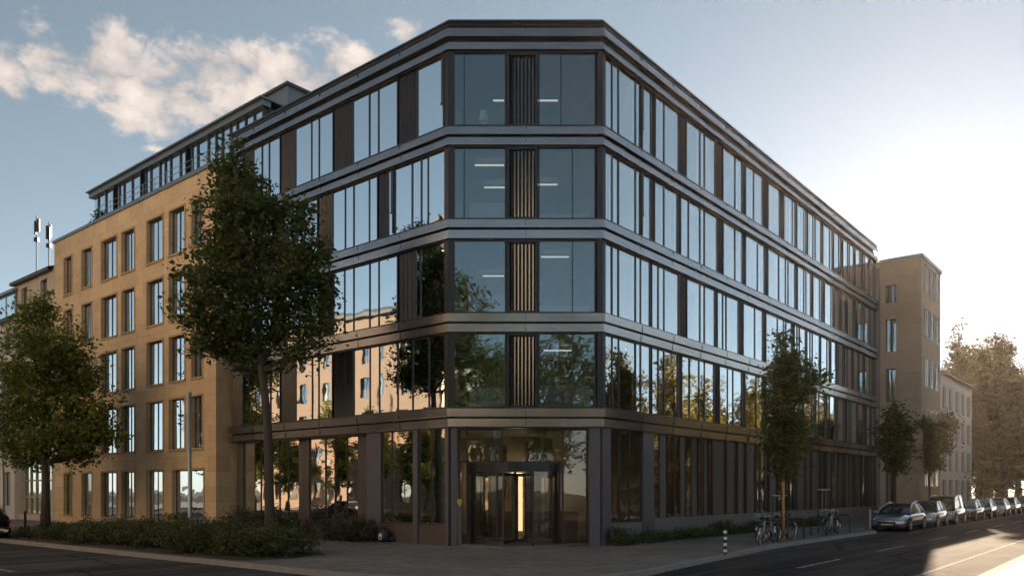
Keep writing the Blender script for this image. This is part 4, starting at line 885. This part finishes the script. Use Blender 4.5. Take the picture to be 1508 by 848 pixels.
for k in range(26):
    w_ = .5 + k * .9; h_ = rg.uniform(.16, .3) * (1.5 if k < 1 or k in (9, 10, 14, 15) else 1); p = FR.at(w_, .42 + rg.uniform(-.1, .15), h_ * .8); cl.append((p[0], p[1], p[2], .5, .42, h_))
bed('hedge', 'low dark planting strip at the foot of the right facade', 'hedge', cl, M['hedge'], 900, 26, .045, 64, .11)

# ------------------------------------------------------------------ street furniture
p = FL.at(FL.hit(279.5, 4.6), 4.6, 0); zt = FL.z(279.5, 580, 4.6)
t = thing('metal_post', p, 'plain grey blue metal post rising behind the hedge before the sandstone house', 'post')
mb = MB(); mb.tube([(p[0], p[1], 0), (p[0], p[1], .9), (p[0], p[1], .95), (p[0], p[1], zt)], [.095, .095, .075, .06], 14); mb.build('pole', M['steel'], t, smooth=True)
mb = MB(); mb.lathe([(.068, 0), (.068, .05), (.03, .09)], (p[0], p[1], zt + .001), seg=14); mb.build('cap', M['steel'], t)
p = FL.at(FL.hit(4, 5.0), 5.0, 0)
t = thing('lamp_post', p, 'tall pale lamp post at the left edge, in front of the white house', 'lamp post')
mb = MB(); mb.tube([(p[0], p[1], 0), (p[0], p[1], 1.2), (p[0], p[1], 1.25), (p[0], p[1], 9.0)], [.11, .11, .085, .06], 14); mb.build('pole', M['steel'], t, smooth=True)
mb = MB(); mb.tube([(p[0], p[1], 9.0), (p[0] - .25, p[1] - .3, 9.35), (p[0] - .8, p[1] - .95, 9.5)], .04, 8); mb.build('arm', M['steel'], t)
mb = MB(); mb.tube([(p[0] - .8, p[1] - .95, 9.47), (p[0] - 1.2, p[1] - 1.4, 9.5)], [.12, .07], 10); mb.build('lamp_head', M['steel'], t)
# striped bollard on the corner
q = gp(1068, 816)
t = thing('bollard', q, 'black and white striped bollard near the kerb on the right', 'bollard')
hb = 37 / F * q.y; mb = MB(); mb.lathe([(.05, 0), (.05, hb), (.042, hb + .02), (.02, hb + .03)], (q.x, q.y, 0), seg=16); o = mb.build('post', M['black'], t)
for k in range(4):
    z = hb * (.1 + .25 * k); mb = MB(); mb.lathe([(.053, z), (.053, z + hb * .11)], (q.x, q.y, 0), seg=16); mb.build('stripe', M['whitep'], t)
q = Vector(FR.at(FR.hit(1281, 3.9), 3.9, 0)); t = thing('bollard', q, 'plain grey bollard on the pavement beside the first silver car', 'bollard')
mb = MB(); mb.lathe([(.06, 0), (.06, .95), (.045, 1.0)], (q.x, q.y, 0), seg=14); mb.build('post', M['steel'], t)
q = Vector(FR.at(FR.hit(1205, 3.9), 3.9, 0))
# left small bollard by the shop
q = gp(37, 786); t = thing('bollard', q, 'short dark bollard beside the tree at the far left', 'bollard'); mb = MB(); mb.lathe([(.06, 0), (.055, .95), (.07, .97), (.05, 1.05)], (q.x, q.y, 0), seg=12); mb.build('post', M['darkmetal'], t)
# yellow stake frame of the young tree
FB = Frame(V2(p3[0], p3[1]), vR, -vL)
t = thing('tree_stake', FB.at(-.15, .1, 0), 'yellow wooden stake holding the slim young tree', 'stake')
mb = MB(); mb.tube([FB.at(-.15, .1, -.03), FB.at(-.15, .1, 2.35)], .055, 8); mb.build('stake', M['wood'], t)
mb = MB(); mb.tube([FB.at(-.16, .12, 2.15), FB.at(.05, .0, 2.2)], .035, 6); mb.build('tie', M['wood'], t)
def rail_frame(t0, n, w, h, label, extra):
    f = thing('tree_guard', FR.at(t0, n, 0), label, 'tree guard', 'metal guards round the young trees')
    for x in (0, w): mb = MB(); mb.tube([FR.at(t0 + x, n, -.02), FR.at(t0 + x, n, h)], .03, 8); mb.build('post', M['darkmetal'], f)
    mb = MB(); mb.tube([FR.at(t0 - .03, n, h), FR.at(t0 + w + .03, n, h)], .028, 8); mb.build('rail', M['steel'], f)
    if extra:
        mb = MB(); mb.tube([FR.at(t0, n, h * .52), FR.at(t0 + w, n, h * .52)], .022, 8)
        for x in (.35, .65): mb.tube([FR.at(t0 + w * x, n, h * .52), FR.at(t0 + w * x, n, h)], .015, 6)
        mb.build('bar', M['steel'], f)
rail_frame(FR.hit(1138, 2.9), 2.9, 1.5, 1.75, 'dark metal tree guard behind the first bicycles', False)
rail_frame(FR.hit(1205, 3.3), 3.3, 1.6, 2.0, 'barred metal tree guard behind the second bicycles', True)
# intercom on the entrance column, with its round yellow button
t = thing('intercom', FC.at(cm_(677), .0, 0), 'grey intercom post with a round yellow cover left of the revolving door', 'intercom')
mb = MB(); mb.box(FC, cm_(674), cm_(680), -.12, .03, .0, 1.42); mb.build('post', M['post'], t, bevel=.01)
mb = MB(); x, y, z = FC.at(cm_(677), .0, 1.58)
mb.tube([(x, y + .03, z), (x, y - .06, z)], [.095, .09], 16); mb.build('cover', M['yellow'], t)
mb = MB(); mb.tube([(x, y - .061, z), (x, y - .075, z)], .03, 10); mb.build('button', M['black'], t)
mb = MB(); mb.box(FC, cm_(675), cm_(679), -.1, .025, 1.421, 1.5); mb.build('bracket', M['steel'], t)
# black bag with a white patch leaning on the column
q = gp(566, 800)
t = thing('backpack', (q.x, q.y + 2.0, 0), 'black backpack with a white patch dropped at the foot of a column', 'bag')
bq = FL.at(FL.hit(567, .22), .24, 0)
t.location = bq
def blob(c, r, seg=14, rings=9, sq=1.0, top=1.0):
    mb = MB(); pr = []
    for k in range(rings):
        a = math.pi * k / (rings - 1); pr.append((max(.004, math.sin(a) ** sq), -math.cos(a)))
    for k, (rr, h) in enumerate(pr):
        for j in range(seg):
            b = 2 * math.pi * j / seg; tpr = 1 - .25 * (h + 1) / 2 * top; mb.v.append((c[0] + r[0] * rr * tpr * math.cos(b), c[1] + r[1] * rr * tpr * math.sin(b), c[2] + r[2] * h))
    for k in range(rings - 1):
        for j in range(seg): a = k * seg + j; b = k * seg + (j + 1) % seg; mb.f.append((a, b, b + seg, a + seg))
    return mb
blob((bq[0], bq[1], .26), (.26, .19, .27), sq=.6).build('body', M['black'], t, smooth=True)
blob((bq[0] + .27, bq[1] + .05, .13), (.2, .14, .13), sq=.6).build('side_pocket', M['black'], t, smooth=True)
blob((bq[0] - .14, bq[1] - .15, .22), (.085, .05, .13), sq=.7).build('patch', M['whitep'], t, smooth=True)
blob((bq[0] - .14, bq[1] - .175, .2), (.05, .035, .04), sq=.7).build('badge', M['black'], t, smooth=True)
mb = MB(); mb.tube([(bq[0] - .06, bq[1], .5), (bq[0] - .03, bq[1], .58), (bq[0] + .05, bq[1], .58), (bq[0] + .08, bq[1], .49)], .014, 6); mb.build('handle', M['black'], t)
# floor lamp in the top corner room
lp = FC.at(cm_(711), -.9, SILL[3] - .12)
t = thing('floor_lamp', lp, 'white shaded floor lamp behind the top corner window', 'lamp')
mb = MB(); mb.lathe([(.14, 0), (.14, .02), (.015, .03), (.015, .75)], lp, seg=14); mb.build('stand', M['whitep'], t)
mb = MB(); mb.lathe([(.17, .72), (.13, 1.1)], lp, seg=16); mb.build('lamp_shade', M['shade'], t)

# ------------------------------------------------------------------ bicycles
def bicycle(label, pos, rz, lean, col, group, basket=False):
    b = thing('bicycle', pos, label, 'bicycle', group, rz, local=True); b.rotation_euler = (lean, 0, rz)
    fm = mat('bicycle_paint', col, .3, .2)
    for x in (-.52, .54):
        mb = MB(); mb.ring((x, 0, .345), .335, .02, 26, 6); w = mb.build('wheel', M['rubber'], b, smooth=True)
        mb = MB(); mb.ring((x, 0, .345), .308, .012, 26, 5)
        for k in range(10):
            a = math.pi * 2 * k / 10; mb.tube([(x, 0, .345), (x + .3 * math.cos(a), 0, .345 + .3 * math.sin(a))], .0035, 4)
        mb.tube([(x, -.05, .345), (x, .05, .345)], .022, 8); mb.build('rim', M['chrome'], w)
        mb = MB(); pts = [(x + .37 * math.cos(a), 0, .345 + .37 * math.sin(a)) for a in [R(d) for d in range(20, 175, 15)]]
        for u, v in zip(pts, pts[1:]): mb.quad((u[0], -.028, u[2]), (v[0], -.028, v[2]), (v[0], .028, v[2]), (u[0], .028, u[2]))
        mb.build('mudguard', M['chrome'], b)
    mb = MB(); bb = (-.07, 0, .30); seat = (-.22, 0, .78); head = (.36, 0, .84); hb = (.39, 0, .70)
    for u, v, r in ((bb, seat, .018), (bb, hb, .02), ((-.2, 0, .70), head, .018), (head, hb, .022), (bb, (-.52, .03, .345), .012), (bb, (-.52, -.03, .345), .012), (seat, (-.52, .03, .345), .01), (seat, (-.52, -.03, .345), .01), (hb, (.54, .04, .345), .014), (hb, (.54, -.04, .345), .014)): mb.tube([u, v], r, 7)
    mb.build('frame', fm, b)
    mb = MB(); mb.tube([seat, (-.25, 0, .92)], .013, 7); mb.tube([(-.36, 0, .95), (-.25, 0, .965), (-.1, 0, .95)], [.085, .06, .022], 8); mb.build('saddle', M['black'], b)
    mb = MB(); mb.tube([head, (.33, 0, 1.0)], .014, 7); mb.tube([(.2, -.29, 1.04), (.33, -.2, 1.03), (.35, 0, 1.0), (.33, .2, 1.03), (.2, .29, 1.04)], .013, 7); mb.build('handlebar', M['chrome'], b)
    mb = MB(); mb.ring((-.07, -.05, .30), .085, .008, 16, 5); mb.tube([(-.07, -.06, .30), (.08, -.07, .23)], .01, 6); mb.tube([(-.07, .06, .30), (-.22, .07, .37)], .01, 6); mb.tube([(.08, -.07, .23), (.08, -.16, .23)], .018, 6); mb.tube([(-.22, .07, .37), (-.22, .16, .37)], .018, 6); mb.build('crank', M['darkmetal'], b)
    mb = MB(); mb.bx(-.72, -.3, -.07, .07, .745, .76); mb.tube([(-.6, .06, .745), (-.53, .04, .36)], .006, 4); mb.tube([(-.6, -.06, .745), (-.53, -.04, .36)], .006, 4); mb.build('carrier', M['darkmetal'], b)
    if basket:
        mb = MB()
        for z in (.84, .93, 1.02, 1.11): mb.tube([(.42, -.17, z), (.70, -.17, z), (.70, .17, z), (.42, .17, z), (.42, -.17, z)], .007, 4)
        for x, y in ((.42, -.17), (.7, -.17), (.7, .17), (.42, .17), (.56, -.17), (.56, .17), (.7, 0)): mb.tube([(x, y, .84), (x, y, 1.11)], .006, 4)
        mb.bx(.42, .70, -.17, .17, .83, .842); mb.build('basket', M['steel'], b)
    return b
ar = math.atan2(vR.y, vR.x)
def bp(px, n): p = FR.at(FR.hit(px, n), n, 0.0); return p
G1 = 'bicycles parked under the young tree'; G2 = 'bicycles parked at the second tree guard'
bicycle('silver bicycle leaning at the front of the first parked row', bp(1121, 4.1), ar + .25, R(6), (.30, .31, .33), G1)
bicycle('black bicycle with a wire basket behind the silver one', bp(1122, 3.55), ar + math.pi + .1, R(-6), (.02, .02, .022), G1, True)
bicycle('dark red bicycle at the right end of the first row', bp(1155, 4.0), ar - .2, R(-5), (.12, .03, .025), G1)
bicycle('grey bicycle turned across the first row beneath the tree', bp(1150, 3.2), ar + 1.1, R(5), (.16, .17, .18), G1)
bicycle('white framed bicycle standing upright between the silver and grey ones', bp(1136, 3.85), ar + .5, R(3), (.5, .5, .48), G1)
bicycle('dark green bicycle in the middle of the second row', bp(1232, 3.9), ar + .4, R(-4), (.03, .06, .04), G2, True)
bicycle('bright chrome bicycle in the second row, nearest the kerb', bp(1221, 4.05), ar + .15, R(5), (.45, .45, .46), G2)
bicycle('dark bicycle in the second row, behind the chrome one', bp(1226, 3.6), ar + math.pi - .15, R(5), (.03, .03, .04), G2)
for k, px in enumerate((1132, 1171, 1206, 1240)):
    q = FR.at(FR.hit(px, 3.85), 3.85, 0)
    t = thing('bike_stand', q, ('metal bike stand among the first bicycles', 'dark bike stand at the right end of the first bicycles', 'dark bike stand at the left of the second bicycles', 'bike stand at the right of the second bicycles')[k], 'bike stand', 'hoop stands for bicycles')
    mb = MB(); fr = Frame(V2(q[0], q[1]), -vL, vR); mb.tube([fr.at(-.35, 0, -.02), fr.at(-.35, 0, .72), fr.at(-.28, 0, .82), fr.at(.28, 0, .82), fr.at(.35, 0, .72), fr.at(.35, 0, -.02)], .024, 8); mb.build('hoop', M['darkmetal'], t, smooth=True)

# ------------------------------------------------------------------ cars
def car(label, pos, rz, col, group=None, hs=1.0, ls=1.0, metal=.5, kind='saloon'):
    c = thing('parked_car', pos, label, 'car', group, rz, local=True)
    paint_ = mat('car_paint', col, .22, metal); paint_.node_tree.nodes['Principled BSDF'].inputs['Coat Weight'].default_value = .8
    S = [(2.22, .52, .30, .50, .58), (2.14, .72, .22, .56, .66), (1.95, .82, .20, .62, .73), (1.5, .88, .20, .68, .82), (1.0, .90, .20, .74, .90), (.5, .905, .20, .78, .94), (-.5, .905, .20, .80, .96), (-1.3, .90, .20, .82, .98), (-1.85, .86, .22, .82, 1.0), (-2.12, .78, .26, .78, .97), (-2.22, .66, .34, .70, .88)]
    mb = MB(); n = 9
    for x, w, zb, zs, zt in S:
        for py, pz in ((0, zb), (.8, zb), (.97, zb + .08), (1.0, (zb + zs) / 2), (1.0, zs - .05), (.96, zs + .03), (.86, zt - .03), (.55, zt), (0, zt + .015)): mb.v.append((x * ls, py * w, pz * hs))
    m = len(S) * n
    mb.v += [(x, -y, z) for x, y, z in mb.v]
    for i in range(len(S) - 1):
        for j in range(n - 1):
            a = i * n + j; mb.f.append((a, a + n, a + n + 1, a + 1)); mb.f.append((m + a, m + a + 1, m + a + n + 1, m + a + n))
    for i in (0, len(S) - 1):
        r = [i * n + j for j in range(n)]; r2 = [m + i * n + j for j in range(n - 1, -1, -1)]; mb.f.append(tuple(r + r2))
    body = mb.build('body', paint_, c, smooth=True)
    wd = body.modifiers.new('weld', 'WELD'); wd.merge_threshold = .002
    if kind == 'van': K = [(1.62, .84, .90, .84), (1.25, .83, 1.20, .77), (.85, .83, 1.46, .70), (.4, .83, 1.58, .67), (-.4, .83, 1.63, .67), (-1.2, .83, 1.62, .67), (-1.75, .82, 1.57, .66), (-2.0, .80, 1.30, .70), (-2.14, .78, .98, .76)]
    else: K = [(1.08, .82, .91, .80), (.72, .82, 1.10, .74), (.36, .82, 1.27, .66), (0, .82, 1.38, .61), (-.45, .82, 1.43, .59), (-.95, .82, 1.42, .59), (-1.35, .81, 1.34, .60), (-1.7, .79, 1.17, .66), (-2.02, .76, .98, .72)]
    nk = len(K); top = [[(x * ls, sg * wt, z * hs) for x, wb, z, wt in K] for sg in (1, -1)]; bot = [[(x * ls, sg * wb, (.905 if i else .89) * hs) for i, (x, wb, z, wt) in enumerate(K)] for sg in (1, -1)]
    crown_ = [(x * ls, 0, (z + .035) * hs) for x, wb, z, wt in K]
    rfm, wsm, rwm = MB(), MB(), MB(); i1, i2 = 3, nk - 4
    for i in range(nk - 1):
        tgt = wsm if i < i1 else rwm if i >= i2 + 1 else rfm
        for sg in (0, 1):
            q = (top[sg][i], crown_[i], crown_[i + 1], top[sg][i + 1]); tgt.quad(*(q if sg else q[::-1]))
    def weld(o): w = o.modifiers.new('weld', 'WELD'); w.merge_threshold = .002; return o
    weld(rfm.build('roof', paint_, c, smooth=True)); weld(wsm.build('windscreen', M['carglass'], c, smooth=True)); weld(rwm.build('rear_window', M['carglass'], c, smooth=True))
    for sg in (0, 1):
        sm_ = MB()
        for i in range(nk - 1):
            q = (bot[sg][i], top[sg][i], top[sg][i + 1], bot[sg][i + 1]); sm_.quad(*(q if sg else q[::-1]))
        weld(sm_.build('side_window', M['carglass'], c, smooth=True))
        pm_ = MB(); pm_.tube(top[sg], [.028] + [.035] * (nk - 2) + [.028], 6); pm_.tube([bot[sg][i2 + 1], top[sg][i2 + 1]], .06, 6); pm_.tube([bot[sg][4], top[sg][4]], .035, 6); pm_.tube([bot[sg][-2], top[sg][-2]], .06, 6); pm_.build('pillar', paint_, c, smooth=True)
    for s in (1, -1):
        for x in (1.38 * ls, -1.35 * ls):
            mb = MB(); mb.lathe([(.20, -.1), (.315, -.1), (.335, -.07), (.335, .07), (.315, .1), (.20, .1)], (x, s * .82, .335), 'y', 22); w = mb.build('wheel', M['rubber'], c, smooth=False)
            mb = MB(); mb.lathe([(.05, s * .112 - .004), (.05, s * .112 + .004)], (x, s * .82, .335), 'y', 12)
            for k in range(6):
                an = k * math.pi / 3; mb.tube([(x, s * .925, .335), (x + .2 * math.cos(an), s * .922, .335 + .2 * math.sin(an))], .025, 5)
            mb.ring((x, s * .918, .335), .205, .015, 20, 5); mb.build('rim', M['rim'], w)
            mb = MB(); mb.lathe([(.385, -.006), (.385, .006)], (x, s * (.902), .36), 'y', 22); mb.build('wheel_arch', M['black'], c)
        mb = blob((2.03 * ls, s * .62, .60 * hs), (.13, .17, .07), 12, 7, .7, 0); mb.build('headlight', M['lens'], c, smooth=True)
        mb = blob((-2.1 * ls, s * .66, .80 * hs), (.1, .12, .09), 10, 7, .6, 0); mb.build('tail_light', M['taillens'], c, smooth=True)
        mb = blob((.78 * ls, s * 1.0, .96 * hs), (.07, .1, .065), 10, 7, .7, 0); mb.build('mirror', paint_, c, smooth=True)
    mb = MB(); mb.bx(2.2 * ls, 2.232 * ls, -.42, .42, .40 * hs, .50 * hs); mb.build('grille', M['black'], c, bevel=.01)
    mb = MB(); mb.bx(2.15 * ls, 2.226 * ls, -.6, .6, .26 * hs, .33 * hs); mb.build('bumper_vent', M['black'], c, bevel=.01)
    mb = MB(); mb.bx(2.2335 * ls, 2.242 * ls, -.26, .26, .335 * hs, .395 * hs); mb.build('number_plate', M['plate'], c)
    return c
back = ar + math.pi
G = 'cars parked along the right street'
def cp_(t, n): return FR.at(t, n, -.13)
tcar = FR.hit(1325, 4.65)
spots = [(tcar, 'silver saloon parked nearest at the head of the kerbside row', (.36, .40, .44), 1.0, 1.0, 'saloon', .75), (tcar + 5.4, 'small silver car parked second in the kerbside row', (.42, .43, .44), 1.02, .9, 'saloon', .6), (tcar + 11.0, 'tall silver grey people carrier parked third in the row', (.30, .31, .32), 1.08, 1.05, 'van', .6), (tcar + 17.0, 'dark grey car parked behind the people carrier', (.05, .055, .06), 1.0, 1.0, 'saloon', .4), (tcar + 23.0, 'black car parked in the shade, fifth in the row', (.015, .015, .017), 1.0, .95, 'saloon', .3), (tcar + 29, 'white car parked beside the sunlit sapling', (.6, .6, .6), 1.0, .95, 'saloon', 0), (tcar + 35, 'dark red car parked under the park trees', (.14, .02, .018), 1.0, 1.0, 'saloon', .3), (tcar + 41.5, 'blue grey car parked last but one in the row', (.08, .11, .15), 1.0, 1.0, 'saloon', .5), (tcar + 48, 'pale silver car parked farthest along the kerb', (.45, .46, .46), 1.05, 1.0, 'saloon', .5)]
for i, (t_, lab, col, hs_, ls_, kd, me_) in enumerate(spots):
    car(lab, cp_(t_, 4.62 + (.08 if i % 2 else 0)), back + (.02 if i % 3 else -.015), col, G, hs_, ls_, me_, kd)
pc = gp(-22, 797, -.13); car('dark car with a red tail light cut off by the left edge', (pc.x - 1.15, pc.y + .9, -.13), math.atan2(vL.y, vL.x) , (.012, .012, .014), None, 1.0, 1.0, .3)
# sapling with sunlit leaves by the far cars
sp = FR.at(FR.hit(1450, 3.3), 3.3, 0)
tree('sapling', sp, [(sp[0], sp[1], 2.0, .8, .8, .7), (sp[0] + .4, sp[1], 2.8, .6, .6, .6), (sp[0] - .3, sp[1], 3.2, .5, .5, .6)], 'bright leaved sapling between the parked cars', 'tree', M['leaf3'], 90, 24, .12, [(sp[0], sp[1], -.05), (sp[0], sp[1], 1.3), (sp[0] + .05, sp[1], 2.4), (sp[0], sp[1], 3.2)], .05, 99, spread=.24)

# ------------------------------------------------------------------ haze
HAZE = .00011
hz = MB(); hz.bx(-720, 720, -720, 720, -1.2, 30.0)
hm = bpy.data.materials.new('haze'); hm.use_nodes = True; nt = hm.node_tree
for n in list(nt.nodes): nt.nodes.remove(n)
o_ = nt.nodes.new('ShaderNodeOutputMaterial'); pv = nt.nodes.new('ShaderNodeVolumePrincipled'); pv.inputs['Color'].default_value = (1, .86, .74, 1); pv.inputs['Density'].default_value = HAZE; pv.inputs['Anisotropy'].default_value = .7
nt.links.new(pv.outputs[0], o_.inputs['Volume']); 
if HAZE > 0: tag(hz.build('haze', hm), kind='stuff')
